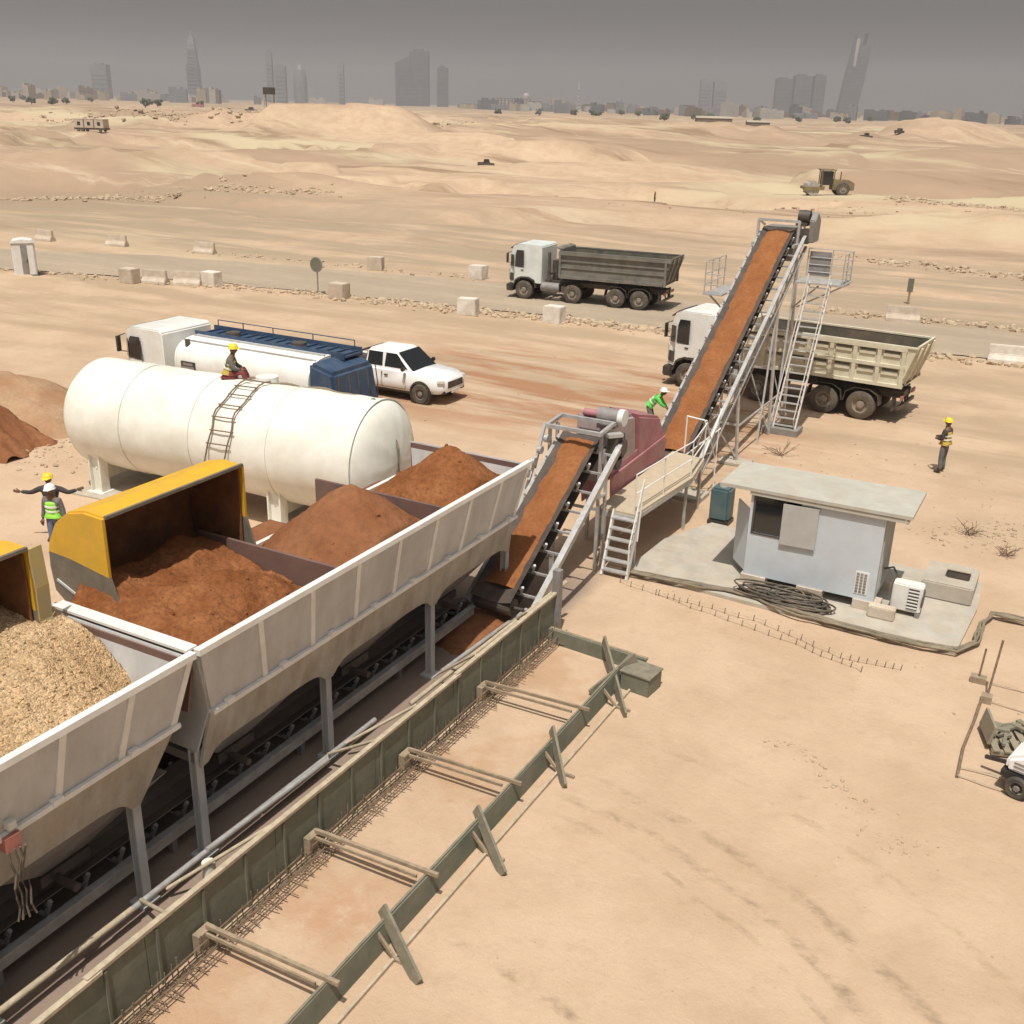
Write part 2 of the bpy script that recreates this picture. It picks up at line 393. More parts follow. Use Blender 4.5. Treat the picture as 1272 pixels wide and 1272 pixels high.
    sp = nz(38, 3, .6); base = mix(mul(rng(sp, .62, .72), .45), base, (.26, .19, .13))
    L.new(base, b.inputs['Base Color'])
    h1 = nz(9, 8, .7); h2 = nz(1.3, 6, .6)
    ad = N.new('ShaderNodeMath'); ad.operation = 'MULTIPLY_ADD'; L.new(h2, ad.inputs[0]); ad.inputs[1].default_value = 2.5; L.new(h1, ad.inputs[2])
    bp = N.new('ShaderNodeBump'); bp.inputs['Strength'].default_value = .55; bp.inputs['Distance'].default_value = .035
    L.new(ad.outputs[0], bp.inputs['Height']); L.new(bp.outputs[0], b.inputs['Normal'])
    return m
SAND1 = (.47, .335, .226); SAND2 = (.54, .395, .276)
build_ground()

def strip(name, near, far, z, m):
    bm = MB(); a = [bm.bm.verts.new((x, y, z)) for x, y in near]; b = [bm.bm.verts.new((x, y, z)) for x, y in far]
    for i in range(len(a)-1): bm.bm.faces.new((a[i], a[i+1], b[i+1], b[i]))
    o = bm.build(name, m); struct(o); return o
def rough_edges(pts, amp, step=1.2, seed=0):
    out = []
    for (x0, y0), (x1, y1) in zip(pts, pts[1:]):
        n = max(1, int(math.hypot(x1-x0, y1-y0)/step))
        for i in range(n):
            t = i/n; x, y = x0+(x1-x0)*t, y0+(y1-y0)*t
            out.append((x, y+amp*fbm(x, seed*11.3, 3.0, 4)))
    return out
M['road'] = mat('haul_road', (.33, .265, .195), (.42, .33, .235), .25, .95, bump=.3, bscale=4, stretch=(.25, 1.6, 1), dust=.35, dustc=(.26, .21, .155))
rn = rough_edges([(-85, 36), (-62, 44.8), (-48, 48.6), (-38, 50), (-25, 51), (0, 54.2), (60, 60), (160, 66)], .5)
rf = rough_edges([(-91, 43), (-70, 51.2), (-58, 55.5), (-40, 58.4), (-20, 60), (0, 61.9), (60, 67.5), (154, 73.5)], .6, seed=3)
n_ = min(len(rn), len(rf)); strip('road', rn[:n_], rf[:n_], .045, M['road'])
# ------------------------------------------------------------------ aggregate bins
def plate(mb, a, b, c, d, t):
    a, b, c, d = map(V3, (a, b, c, d)); n = (b-a).cross(d-a).normalized()*t
    mb.hexa([a-n, b-n, c-n, d-n], [a, b, c, d])
XF, XB = -9.62, -12.55            # front and back rim of the bins
def bin_row(y0, y1, nb, ribs, legs, label, end_left, end_right, zm=2.56, zl=1.88, zr=None):
    t = thing('aggregate_bin', label, 'batching bin', (-11.1, (y0+y1)/2, 0), group='aggregate feed bins in a row')
    zt = 3.7; ztap = zr or zl
    ya, yb = y0+end_left[0], y1-end_right[0]; yc, yd = y0+end_left[1], y1-end_right[1]
    m = MB(); plate(m, (XF, y0, zt), (XF, y1, zt), (-9.84, yb, zm), (-9.84, ya, zm), .05); m.build('front_panel', M['bin'], t)
    m = MB(); plate(m, (XB, y1, 3.0), (XB, y0, 3.0), (-12.25, yb-.2, zl), (-12.25, ya+.2, zl), .05); m.build('rear_panel', M['steelgrey'], t)
    for s, (p, q, w) in enumerate(((y0, ya, yc), (y1, yb, yd))):
        m = MB(); sg = 1 if s == 0 else -1
        plate(m, (XB, p+.02*sg, zt), (XF-.0, p+.02*sg, zt), (-9.84, q+.02*sg, zm), (-12.3, q+.02*sg, zm), .04)
        plate(m, (-12.3, q+.02*sg, zm), (-9.84, q+.02*sg, zm), (-10.0, w, zl), (-12.1, w, zl), .04)
        m.build('end_panel', M['bin'], t)
    m = MB(); m.beam((XF+.02, y0-.03, zt+.02), (XF+.02, y1+.03, zt+.02), .11, .09); m.beam((XB, y0, 3.02), (XB, y1, 3.02), .09, .09); m.build('rim_rail', M['binrib'], t)
    # ledge and lower skirt that curves into the legs
    m = MB(); m.beam((-9.80, ya-.02, zm), (-9.80, yb+.02, zm), .16, .07)
    k = ya+.3
    while k < yb-.1: m.box((-9.73, k, zm+.05), (.10, .14, .08)); k += 1.19
    m.build('ledge', M['binrib'], t)
    m = MB(); N_ = 60
    for i in range(N_):
        u0, u1 = yc+(yd-yc)*i/N_, yc+(yd-yc)*(i+1)/N_
        def zb(y):
            d = min(abs(y-l) for l in legs); return zl-.05-(.22*math.exp(-max(0, d-.12)/.13) if d < 1 else 0)
        q0, q1 = (ya+(yb-ya)*i/N_), (ya+(yb-ya)*(i+1)/N_)
        plate(m, (-9.86, q0, zm-.03), (-9.86, q1, zm-.03), (-10.03, u1, zb(u1)), (-10.03, u0, zb(u0)), .05)
    m.build('lower_skirt', M['binlow'], t)
    m = MB(); m.beam((-10.0, yc+.1, zl+.12), (-10.0, yd-.1, zl+.12), .10, .10); m.build('skirt_beam', M['binlow'], t)
    for y in ribs:
        m = MB(); f = (y-y0)/(y1-y0); yq = ya+(yb-ya)*f
        m.beam((XF+.03, y, zt-.02), (-9.80, yq, zm), .10, .07, (1, 0, 0)); m.build('rib', M['binrib'], t)
    for x in (-10.1, -12.2):
        for y in legs:
            m = MB(); m.box((x, y, zl/2), (.10, .02, zl)); m.box((x+.06, y, zl/2), (.02, .14, zl)) ; m.box((x-.06, y, zl/2), (.02, .14, zl))
            m.span((x-.15, y-.15, 0), (x+.15, y+.15, .05)); m.build('leg', M['bin'], t)
    nbw = (y1-y0)/nb
    for i in range(1, nb):
        y = y0+nbw*i
        m = MB(); m.prism([(XB-.15, 2.2), (-10.05, 2.2), (-9.95, 2.62), (XF-.08, 3.72), (XB-.15, 3.72)], y-.03, y+.03); m.build('divider', M['plumplate'], t)
    for i in range(nb):
        yc_ = y0+nbw*(i+.5); m = MB()
        m.hexa([(-11.5, yc_-.35, 1.0), (-10.7, yc_-.35, 1.0), (-10.7, yc_+.35, 1.0), (-11.5, yc_+.35, 1.0)],
               [(-12.2, yc_-1.35, 1.86), (-10.05, yc_-1.35, 1.86), (-10.05, yc_+1.35, 1.86), (-12.2, yc_+1.35, 1.86)])
        m.build('discharge_cone', M['steelgrey'], t)
        m = MB(); m.box((-11.1, yc_, .92), (.9, .8, .16)); m.tube((-10.6, yc_-.2, .92), (-10.2, yc_-.2, .92), .06); m.build('gate', M['steeldark'], t)
    m = MB()
    for y in legs:
        m.beam((-12.2, y, 1.72), (-10.1, y, 1.72), .09, .14)
    m.beam((-12.2, yc, 1.72), (-12.2, yd, 1.72), .1, .14); m.build('cross_beam', M['steelgrey'], t)
    # plum coloured liner plates standing inside the ends
    for y in (y0+.07, y1-.07):
        m = MB(); m.prism([(XB+.02, 2.62), (-9.98, 2.62), (XF-.12, 3.68), (XB+.02, 3.68)], y-.02, y+.02); m.build('liner_plate', M['plumplate'], t)
    return t
rowR = bin_row(8.98, 18.52, 3, [10.17, 11.36, 12.55, 13.74, 14.93, 16.12, 17.31, 18.44], [9.2, 12.2, 15.45, 18.45],
        'long pale grey bin row with white ribs, ending at the short conveyor', (.32, .2), (.25, .1))
rowL = bin_row(2.48, 8.86, 2, [3.6, 4.65, 5.7, 6.75, 7.8, 8.78], [3.0, 5.5, 8.02],
        'grey bin row with white ribs holding tan gravel, at the lower left corner', (.3, .9), (.22, .80), zm=2.70, zl=1.98)
tag(MB().beam((-12.3, 8.92, 3.77), (-9.66, 8.92, 3.77), .2, .04).build('bridging_plate', M['binrib']), 'pale pink white strip bridging the gap between the two bin rows', 'plate')
# electrical box with hanging cables on the near bin row
m = MB(); m.box((-9.72, 5.98, 2.62), (.14, .2, .2)); jb = m.build('junction_box', M['redlamp'], rowL)
m = MB(); m.box((-9.70, 6.0, 2.85), (.1, .1, .1)); m.build('lamp', M['lampglass'], rowL)
for k in range(4):
    m = MB(); pts = [(-9.66+.02*k, 5.9+.06*k, 2.55)]
    for j in range(6): pts.append((-9.66+.03*math.sin(j+k), 5.9+.06*k+.03*math.sin(2*j+k), 2.55-.17*(j+1)))
    m.path(pts, .014); m.build('hanging_cable', M['cable'], rowL)

def heap(name, label, mtl, x0, x1, y0, y1, f, n=60, group='soil heaps in the feed bins', cat='soil heap', rocks=0, base=1.9, rockm=None):
    nx = n; ny = n; vs = []; fs = []
    for j in range(ny+1):
        for i in range(nx+1):
            x = x0+(x1-x0)*i/nx; y = y0+(y1-y0)*j/ny
            z = f(x, y); z += .05*fbm(x, y, .5, 4)+.03*fbm(x+9, y, .15, 3)
            vs.append((x, y, max(base, z)))
    for j in range(ny):
        for i in range(nx):
            a = j*(nx+1)+i; fs.append((a, a+1, a+nx+2, a+nx+1))
    off = len(vs)
    ring = [i for i in range(nx)]+[nx+j*(nx+1) for j in range(ny)]+[ny*(nx+1)+nx-i for i in range(nx)]+[(ny-j)*(nx+1) for j in range(ny)]
    for r_ in ring: vs.append((vs[r_][0], vs[r_][1], base-.05))
    k = len(ring)
    for i in range(k): fs.append((ring[i], off+i, off+(i+1) % k, ring[(i+1) % k]))
    fs.append(tuple(off+i for i in range(k))[::-1])
    me = bpy.data.meshes.new(name); me.from_pydata(vs, [], fs); me.update()
    bm = bmesh.new(); bm.from_mesh(me)
    bmesh.ops.recalc_face_normals(bm, faces=bm.faces)
    rnd = random.Random(hash(label) % 999 if False else len(label))
    for q in range(rocks):
        x = rnd.uniform(x0+.1, x1-.1); y = rnd.uniform(y0+.1, y1-.1); z = max(base, f(x, y)+.05*fbm(x, y, .5, 4)+.03*fbm(x+9, y, .15, 3))
        s = rnd.choice((.010, .013, .016, .02, .028, .04)) if 'gravel' in label else rnd.choice((.014, .018, .022, .028, .04, .055))
        r_ = bmesh.ops.create_icosphere(bm, subdivisions=1, radius=s)
        mt = Matrix.Rotation(rnd.uniform(0, 6), 4, 'Z') @ Matrix.Rotation(rnd.uniform(0, 6), 4, 'X') @ Matrix.Diagonal((1, rnd.uniform(.6, 1), rnd.uniform(.5, .9), 1))
        for v in r_['verts']: v.co = mt @ v.co*rnd.uniform(.85, 1.15)+V3((x, y, z))
    bm.to_mesh(me); bm.free()
    for p in me.polygons: p.use_smooth = len(p.vertices) == 4
    o = bpy.data.objects.new(name, me); col.objects.link(o); me.materials.append(mtl)
    return tag(o, label, cat, group)
def gaus(x, y, cx, cy, sx, sy): return math.exp(-(((x-cx)/sx)**2+((y-cy)/sy)**2))
def cone(x, y, cx, cy, s, top, sy=None):
    return top-s*math.sqrt(((x-cx))**2+((y-cy)*(sy or 1))**2+.02)
def lump(x, y): return .18*fbm(x, y, .9, 4)
# inner limits are inset from the steel
heap('gravel_heap', 'tan gravel heap in the near bin under the left yellow hood', M['gravel'], -12.6, -9.87, 5.78, 8.70,
     lambda x, y: 3.2+(-9.8-x)*.27+.22*gaus(x, y, -11.3, 7.6, .9, .8)+.3*lump(x, y)-.75*max(0, y-8.0)*max(0, min(1, x+11.2)), n=110, rocks=1100, base=2.8)
heap('gravel_heap', 'tan gravel heap in the lower left bin cut off by the photo edge', M['gravel'], -12.45, -9.87, 2.6, 5.60,
     lambda x, y: min(4.1, 3.1+(-9.8-x)*.4)+.3*lump(x, y), rocks=300, base=2.62)
heap('soil_heap', 'lumpy dark red soil heap in front of the right yellow hood', M['redsoil'], -12.6, -9.87, 9.22, 12.08,
     lambda x, y: 3.32+(-9.8-x)*.17-1.2*max(0, 9.7-y)*max(0, min(1, -11.0-x))+.16*gaus(x, y, -10.9, 11.0, .7, .7)-.1*(y-10.6)+1.1*lump(x, y), n=90, rocks=60, base=3.08)
heap('soil_heap', 'middle reddish soil cone between the two plum divider plates', M['redsoil2'], -13.9, -9.87, 12.22, 15.27,
     lambda x, y: min(4.4, cone(x, y, -10.85, 14.05, .80, 4.45, .95), 9)+.35*lump(x, y)-(.2*max(0, -12.4-x)), base=2.62, rocks=40)
heap('soil_heap', 'orange red soil cone in the farthest bin beside the first conveyor', M['redsoil'], -13.4, -9.87, 15.42, 18.4,
     lambda x, y: cone(x, y, -10.75, 17.2, .80, 4.38, .95)+.3*lump(x, y)-(.2*max(0, -12.4-x)), base=2.62, rocks=30)
# earth ramp behind the bins
def ramp():
    xs = np.linspace(-15.6, -12.3, 26); ys = np.linspace(-2, 19.6, 90); vs = []; fs = []
    for y in ys:
        for x in xs:
            k = min(1, max(0, (x+15.6)/2.2)); k = k*k*(3-2*k)
            e = min(1, max(0, (19.6-y)/1.3)); e = e*e*(3-2*e)
            z = -.04+1.7*k*e+.06*fbm(x, y, 1.1)
            vs.append((x+.12*fbm(y, x, 1.3), y, z))
    nx = len(xs)
    for j in range(len(ys)-1):
        for i in range(nx-1):
            a = j*nx+i; fs.append((a, a+1, a+nx+1, a+nx))
    me = bpy.data.meshes.new('earth_ramp'); me.from_pydata(vs, [], fs); me.update()
    for p in me.polygons: p.use_smooth = True
    o = bpy.data.objects.new('earth_ramp', me); col.objects.link(o); struct(o); me.materials.append(M['rampsoil'])
M['rampsoil'] = soil('ramp_soil', (.44, .29, .18), (.36, .20, .11), (.30, .19, .11), .8, 7, .04)
ramp()

# ------------------------------------------------------------------ yellow bucket shaped hoods
def hood(y0, y1, label):
    t = thing('bucket_hood', label, 'bucket hood', (-12.5, (y0+y1)/2, 2.6), group='yellow bucket hoods behind the bins')
    prof = [(-12.27, 4.78), (-12.65, 4.80), (-13.0, 4.72), (-13.3, 4.5), (-13.5, 4.15), (-13.55, 3.75), (-13.5, 3.35), (-13.2, 3.12), (-12.8, 3.0), (-12.2, 2.96)]
    # curved back sheet with thickness: outside yellow, inside rusty
    prof = [(x_+.32, z_+.16) for x_, z_ in prof]
    def sheet(off, name, mtl):
        m = MB(); pr = []
        for i, p in enumerate(prof):
            a = prof[max(0, i-1)]; b = prof[min(len(prof)-1, i+1)]
            d = V3((b[0]-a[0], b[1]-a[1], 0)).normalized(); nn = (d.y, -d.x)
            pr.append((p[0]+nn[0]*off, p[1]+nn[1]*off, p[0]+nn[0]*(off+.025), p[1]+nn[1]*(off+.025)))
        for a, b in zip(pr, pr[1:]):
            m.hexa([(a[0], y0, a[1]), (b[0], y0, b[1]), (b[0], y1, b[1]), (a[0], y1, a[1])],
                   [(a[2], y0, a[3]), (b[2], y0, b[3]), (b[2], y1, b[3]), (a[2], y1, a[3])])
        return m.build(name, mtl, t, smooth=40)
    sheet(0.0, 'outer_shell', M['yellow']); sheet(-.03, 'inner_liner', M['rust'])
    HB = len(col.objects)
    for y, s in ((y0, -1), (y1, 1)):
        up = [p for p in prof[:7]]
        m = MB(); pl = [(-12.25, 3.85)]+[(-12.25, 4.78)]+[(q[0]-.32, q[1]-.16) for q in prof[1:5]]+[(-13.53, 4.0), (-13.1, 3.98)]
        m.prism(pl, y+s*.0, y+s*.05); m.build('side_plate', M['yellow'], t)
        m = MB(); pl = [(-12.25, 3.85), (-13.1, 3.98), (-13.53, 4.0), (-13.55, 3.75), (-13.5, 3.35), (-13.2, 3.12), (-12.8, 3.0), (-12.1, 2.86), (-12.0, 3.1)]
        m.prism(pl, y+s*.0, y+s*.05); m.build('worn_plate', M['wornplate'], t)
        m = MB(); m.beam((-13.42, y+s*.06, 3.55), (-12.2, y+s*.06, 3.05), .02, .04); m.build('wear_strip', M['bin'], t)
        # rolled front flange
        m = MB(); fl = [(-12.24, 4.78), (-12.20, 4.2), (-12.22, 3.7), (-12.08, 3.25), (-11.95, 2.95)]
        for a, b in (zip(fl, fl[1:]) if s > 0 and y < 9 else zip(fl[3:], fl[4:])):
            plate(m, (a[0], y, a[1]), (a[0]-.02, y+s*.22, a[1]), (b[0]-.02, y+s*(.22 if b[1] > 3 else .08), b[1]), (b[0], y, b[1]), .03)
        m.build('front_flange', M['flange'], t)
        m = MB(); m.span((-13.6, y-.02-s*.06, 3.0), (-12.2, y+.02-s*.06, 4.6)) if False else m.prism([(-12.3, 3.0), (-12.3, 4.7), (-12.95, 4.62), (-13.24, 4.42), (-13.42, 4.1), (-13.47, 3.7), (-13.4, 3.38), (-13.1, 3.16)], y-s*.05, y-s*.03)
        m.build('inner_side', M['rust'], t)
    m = MB(); m.beam((-12.24, y0, 4.80), (-12.24, y1, 4.80), .05, .05); m.build('top_lip', M['wornplate'], t)
    m = MB()
    for y in (y0+.5, y1-.5): m.beam((-13.2, y, 1.4), (-13.2, y, 3.1), .12, .12)
    m.build('support_leg', M['steeldark'], t)
    m = MB()
    for k in range(7):
        yy = y0+.25+k*(y1-y0-.5)/6; m.hexa([(-12.2, yy-.06, 2.92), (-11.95, yy-.03, 2.93), (-11.95, yy+.03, 2.93), (-12.2, yy+.06, 2.92)],
               [(-12.2, yy-.06, 2.98), (-11.95, yy-.03, 2.95), (-11.95, yy+.03, 2.95), (-12.2, yy+.06, 2.98)])
    m.build('cutting_edge', M['wornplate'], t)
    for o__ in list(t.children):
        if o__.name.split('.')[0] not in ('outer_shell', 'inner_liner'): o__.location = (.32, 0, .16)
    return t
M['flange'] = mat('flange_paint', (.50, .38, .12), (.42, .34, .20), 3, .6, dust=.7, dustc=(.4, .32, .2))
hood(9.62, 12.5, 'whole yellow bucket hood in front of the white water tank, over the dark red soil')
hood(5.2, 8.3, 'yellow bucket hood over the tan gravel, cut by the left photo edge')

# ------------------------------------------------------------------ conveyors
def conveyor(name, label, x, a, b, w, beamside=.42, truss=False, frame_extra=None, group='inclined belt conveyors'):
    (ya, za), (yb, zb) = a, b
    t = thing(name, label, 'conveyor', (x, ya, 0), group=group)
    L = math.hypot(yb-ya, zb-za); ca, sa = (yb-ya)/L, (zb-za)/L
    def P(s, xx, n): return V3((x+xx, ya+ca*s-sa*n, za+sa*s+ca*n))
    n = max(4, int(L/.5))
    # belt, troughed
    m = MB(); pr = [(-w/2-.07, .13), (-w/2+.12, .05), (-.2*w, 0), (.2*w, 0), (w/2-.12, .05), (w/2+.07, .13)]
    for i in range(len(pr)-1):
        p, q = pr[i], pr[i+1]
        m.hexa([P(-.1, p[0], p[1]-.02), P(L+.05, p[0], p[1]-.02), P(L+.05, q[0], q[1]-.02), P(-.1, q[0], q[1]-.02)],
               [P(-.1, p[0], p[1]), P(L+.05, p[0], p[1]), P(L+.05, q[0], q[1]), P(-.1, q[0], q[1])])
    m.hexa([P(0, -w/2, -.42), P(L, -w/2, -.42), P(L, w/2, -.42), P(0, w/2, -.42)], [P(0, -w/2, -.40), P(L, -w/2, -.40), P(L, w/2, -.40), P(0, w/2, -.40)])
    m.build('belt', M['belt'], t)
    for s, nm in ((0, 'tail_pulley'), (L, 'head_pulley')):
        m = MB(); m.tube(P(s, -w/2-.02, -.2), P(s, w/2+.02, -.2), .2, 18); m.tube(P(s, -w/2-.25, -.2), P(s, w/2+.25, -.2), .04); m.build(nm, M['steeldark'], t)
    for sd in (-1, 1):
        xb = sd*(w/2+beamside*(1 if sd > 0 else .28))
        m = MB(); d = .12 if truss else .11
        m.beam(P(-.2, xb, -.12), P(L, xb, -.12), .10, .20 if not truss else .12, P(0, 0, 1)-P(0, 0, 0))
        m.beam(P(-.2, xb+.04*sd, -.02), P(L, xb+.04*sd, -.02), .10, .03, P(0, 0, 1)-P(0, 0, 0))
        if truss:
            m.beam(P(-.2, xb, -.62), P(L, xb, -.62), .09, .09, P(0, 0, 1)-P(0, 0, 0))
            k = 0; st = 1.1
            while k+st <= L+.01:
                m.beam(P(k, xb, -.62), P(k+st/2, xb, -.18), .05, .05); m.beam(P(k+st/2, xb, -.18), P(k+st, xb, -.62), .05, .05); k += st
        m.build('side_beam', M['alu'], t)
    k = .35; i = 0
    while k < L-.2:
        m = MB()
        xr = w/2+beamside
        m.beam(P(k, -w/2-.18, -.16), P(k, xr+.04, -.16), .05, .05)
        m.beam(P(k, w/2+.02, -.17), P(k, w/2+.16, .14), .05, .05)
        m.beam(P(k, -w/2-.02, -.17), P(k, -w/2-.14, .14), .05, .05)
        m.build('idler_bracket', M['alu'], t)
        m = MB(); m.tube(P(k, -w/2+.1, -.08), P(k, w/2-.1, -.08), .055, 10); m.tube(P(k, w/2-.1, -.06), P(k, w/2+.1, .06), .05, 10); m.tube(P(k, -w/2+.1, -.06), P(k, -w/2-.1, .06), .05, 10)
        m.build('idler_roller', M['steeldark'], t)
        k += .62; i += 1
    return t, P, L
def belt_soil(label, P, s0, s1, w, m_, group='soil carried on the belts'):
    n = int((s1-s0)/.12); k = 14; bm = MB(); rows = []
    for i in range(n+1):
        s = s0+(s1-s0)*i/n; row = []
        for j in range(k+1):
            u = -1+2*j/k; x_ = u*w/2*(1+.10*fbm(s, (1 if u > 0 else 9), .45, 3)); h = .05+.075*(1-u*u)+.035*fbm(s, u*.5, .3, 4)+.012*fbm(s*1.0, u*.5+7, .08, 2)
            h = max(.048 if abs(u) > .9 else .03, h)
            row.append(bm.bm.verts.new(P(s, x_, h)))
        rows.append(row)
    for a, b in zip(rows, rows[1:]):
        for j in range(k): bm.bm.faces.new((a[j], b[j], b[j+1], a[j+1]))
    # underside follows the belt
    lo = [[bm.bm.verts.new(P(s0+(s1-s0)*i/n, (-1+2*j/k)*w/2, .012+.045*abs(-1+2*j/k)**2)) for j in (0, k)] for i in (0, n)]
    o = bm.build('belt_load', m_, None, smooth=60)
    return tag(o, label, 'soil', group)
c1, P1, L1 = conveyor('belt_conveyor', 'short inclined belt conveyor rising from the bins to the mauve hood', -10.05, (17.9, .72), (22.15, 3.25), .86, .52)
belt_soil('orange soil layer on the short conveyor beside the bins', P1, .3, L1-.15, .80, M['beltsoil'])
c2, P2, L2 = conveyor('belt_conveyor', 'long steep belt conveyor rising over the beige dump truck', -10.05, (28.3, 1.0), (38.15, 6.78), 1.0, .42, True)
belt_soil('orange soil layer on the long conveyor above the dump truck', P2, .3, L2-.1, .88, M['beltsoil'])
# gathering belt under the bins
g1, PG, LG = conveyor('belt_conveyor', 'level gathering belt in the shade beneath the bins', -11.1, (-1.5, .5), (17.75, .5), .7, .25, False)
for ch in g1.children:
    if ch.name.startswith('belt'): ch.data.materials[0] = M['liftedbelt']
for y in (0, 3, 6, 9, 12, 15, 17.4):
    for x in (-11.6, -10.55): MB().span((x-.05, y-.05, 0), (x+.05, y+.05, .42)).build('support_leg', M['steelgrey'], g1)
# --- frame, motor and legs of conveyor one
m = MB()
for x in (-9.42, -10.78):
    for y in (21.85, 22.25): m.beam((x, y, 0), (x, y, 3.5), .07, .07)
m.beam((-10.78, 21.85, 1.6), (-9.42, 21.85, 1.6), .06, .06); m.beam((-9.42, 21.85, 1.9), (-9.42, 22.25, 1.9), .06, .06)
m.build('head_support', M['alu'], c1)
for x in (-9.42, -10.7): MB().beam((x, 19.4, .0), (x, 19.4, 1.3), .08, .08).build('support_leg', M['alu'], c1)
m = MB()
m.beam((-10.85, 21.7, 3.55), (-9.35, 21.7, 3.55), .09, .09); m.beam((-10.85, 22.5, 3.62), (-9.35, 22.5, 3.62), .08, .08)
for x in (-10.8, -9.4): m.beam((x, 21.7, 3.55), (x, 22.5, 3.62), .08, .08)
m.beam((-10.85, 21.2, 2.6), (-10.85, 21.7, 3.6), .07, .07); m.beam((-10.8, 20.7, 2.2), (-10.8, 21.2, 2.9), .06, .06)
m.beam((-9.35, 22.0, 3.45), (-9.1, 22.3, 3.45), .2, .08)
m.build('head_frame', M['alu'], c1)
m = MB()
for k in range(5): MB().lathe([(0, -.05), (.10, -.05), (.10, .05), (0, .05)], (-10.75, 20.3+.33*k, 2.45+.2*k), 'X', 12).build('take_up_wheel', M['alu'], c1)
m.bm.free()
m = MB(); m.tube((-9.9, 22.75, 3.72), (-9.35, 22.75, 3.72), .19, 20); m.box((-9.62, 22.75, 3.5), (.4, .3, .1)); mt_ = m.build('drive_motor', M['steelgrey'], c1, smooth=40)
m = MB(); m.tube((-9.36, 22.75, 3.72), (-9.22, 22.75, 3.72), .205, 20); m.build('fan_cover', M['binrib'], mt_, smooth=40)
m = MB(); m.tube((-10.3, 22.75, 3.72), (-9.9, 22.75, 3.72), .1, 14); m.build('shaft_guard', M['mauve'], mt_, smooth=40)
m = MB(); m.box((-9.25, 22.35, 3.1), (.26, .5, .62)); m.tube((-9.12, 22.4, 3.1), (-9.05, 22.4, 3.1), .22, 16); m.tube((-9.3, 22.3, 2.75), (-9.12, 22.3, 2.75), .2, 16)
m.build('gearbox', M['steeldark'], c1, bevel=.02)
# --- mauve transfer hood
hd = thing('transfer_hood', 'dusty mauve steel hood joining the two conveyors', 'chute', (-10.1, 25, .9))
m = MB()
m.prism([(23.3, 1.15), (26.9, 1.35), (27.1, 1.95), (26.7, 2.35), (23.2, 2.2)], -9.72, -9.68, 'X')
m.build('side_plate', M['mauve'], hd)
m = MB(); m.prism([(23.3, 1.15), (26.9, 1.35), (27.1, 1.95), (26.7, 2.15), (23.2, 1.98)], -10.52, -10.48, 'X'); m.build('side_plate', M['mauve'], hd)
m = MB(); m.hexa([(-10.5, 22.55, 2.0), (-9.7, 22.55, 2.0), (-9.7, 24.9, 2.05), (-10.5, 24.9, 2.05)], [(-10.5, 22.7, 3.75), (-9.66, 22.7, 3.65), (-9.62, 24.5, 3.35), (-10.55, 24.5, 3.4)])
m.build('head_cover', M['mauvegrey'], hd, bevel=.1, smooth=50)
m = MB(); m.hexa([(-10.5, 24.9, 2.0), (-9.66, 24.9, 1.98), (-9.66, 27.0, 2.0), (-10.5, 27.0, 2.0)], [(-10.55, 24.6, 3.4), (-9.6, 24.6, 3.3), (-9.62, 26.3, 2.85), (-10.5, 26.4, 2.9)])
m.build('tail_cover', M['mauve'], hd, bevel=.07, smooth=50)
m = MB(); m.beam((-9.64, 23.2, 2.0), (-9.64, 26.8, 2.14), .05, .07); m.beam((-9.64, 23.3, 1.17), (-9.64, 26.9, 1.37), .05, .05)
m.build('edge_rail', M['mauve'], hd)
m = MB(); m.box((-9.62, 25.0, 1.3), (.1, .25, .3)); m.build('latch_box', M['steeldark'], hd)
for y in (23.6, 26.6):
    m = MB(); m.span((-9.78, y-.05, 0), (-9.70, y+.05, 1.3)); m.build('leg', M['alu'], hd)
    m = MB(); m.span((-10.5, y-.05, 0), (-10.42, y+.05, 1.3)); m.build('leg', M['alu'], hd)
# --- service platform with ladder and rails
pf = thing('service_platform', 'sandy service deck with white rails beside the mauve hood', 'platform', (-9.1, 24.5, 0))
m = MB(); m.prism([(-9.6, 22.3), (-8.62, 22.3), (-8.36, 25.7), (-8.62, 27.4), (-9.65, 27.6)], 1.44, 1.5, 'Z'); m.build('deck', M['deck'] if 'deck' in M else M.setdefault('deck', mat('deck_sandy', (.50, .42, .30), (.42, .35, .26), 4, .8, dust=.6, dustc=(.56, .43, .29))), pf)
m = MB(); m.beam((-8.62, 22.3, 1.38), (-8.40, 25.7, 1.38), .05, .12); m.beam((-8.4, 25.7, 1.38), (-8.64, 27.4, 1.38), .05, .12); m.beam((-9.6, 22.3, 1.38), (-8.62, 22.3, 1.38), .05, .12)
m.build('deck_edge', M['alu'], pf)
for q in ((-8.66, 22.5), (-9.5, 22.5), (-8.48, 25.6), (-9.5, 27.3), (-8.68, 27.3)):
    m = MB(); m.beam((q[0], q[1], 0), (q[0], q[1], 1.42), .07, .07); m.build('post', M['alu'], pf)
m = MB()
pl = [(-8.66, 22.35), (-8.55, 24.0), (-8.42, 25.7), (-8.66, 27.4)]
for q in pl: m.tube((q[0], q[1], 1.5), (q[0], q[1], 2.5), .02)
for a, b in zip(pl, pl[1:]):
    for z in (2.0, 2.5): m.tube((a[0], a[1], z), (b[0], b[1], z), .018)
m.build('handrail', M['binrib'], pf)
m = MB()
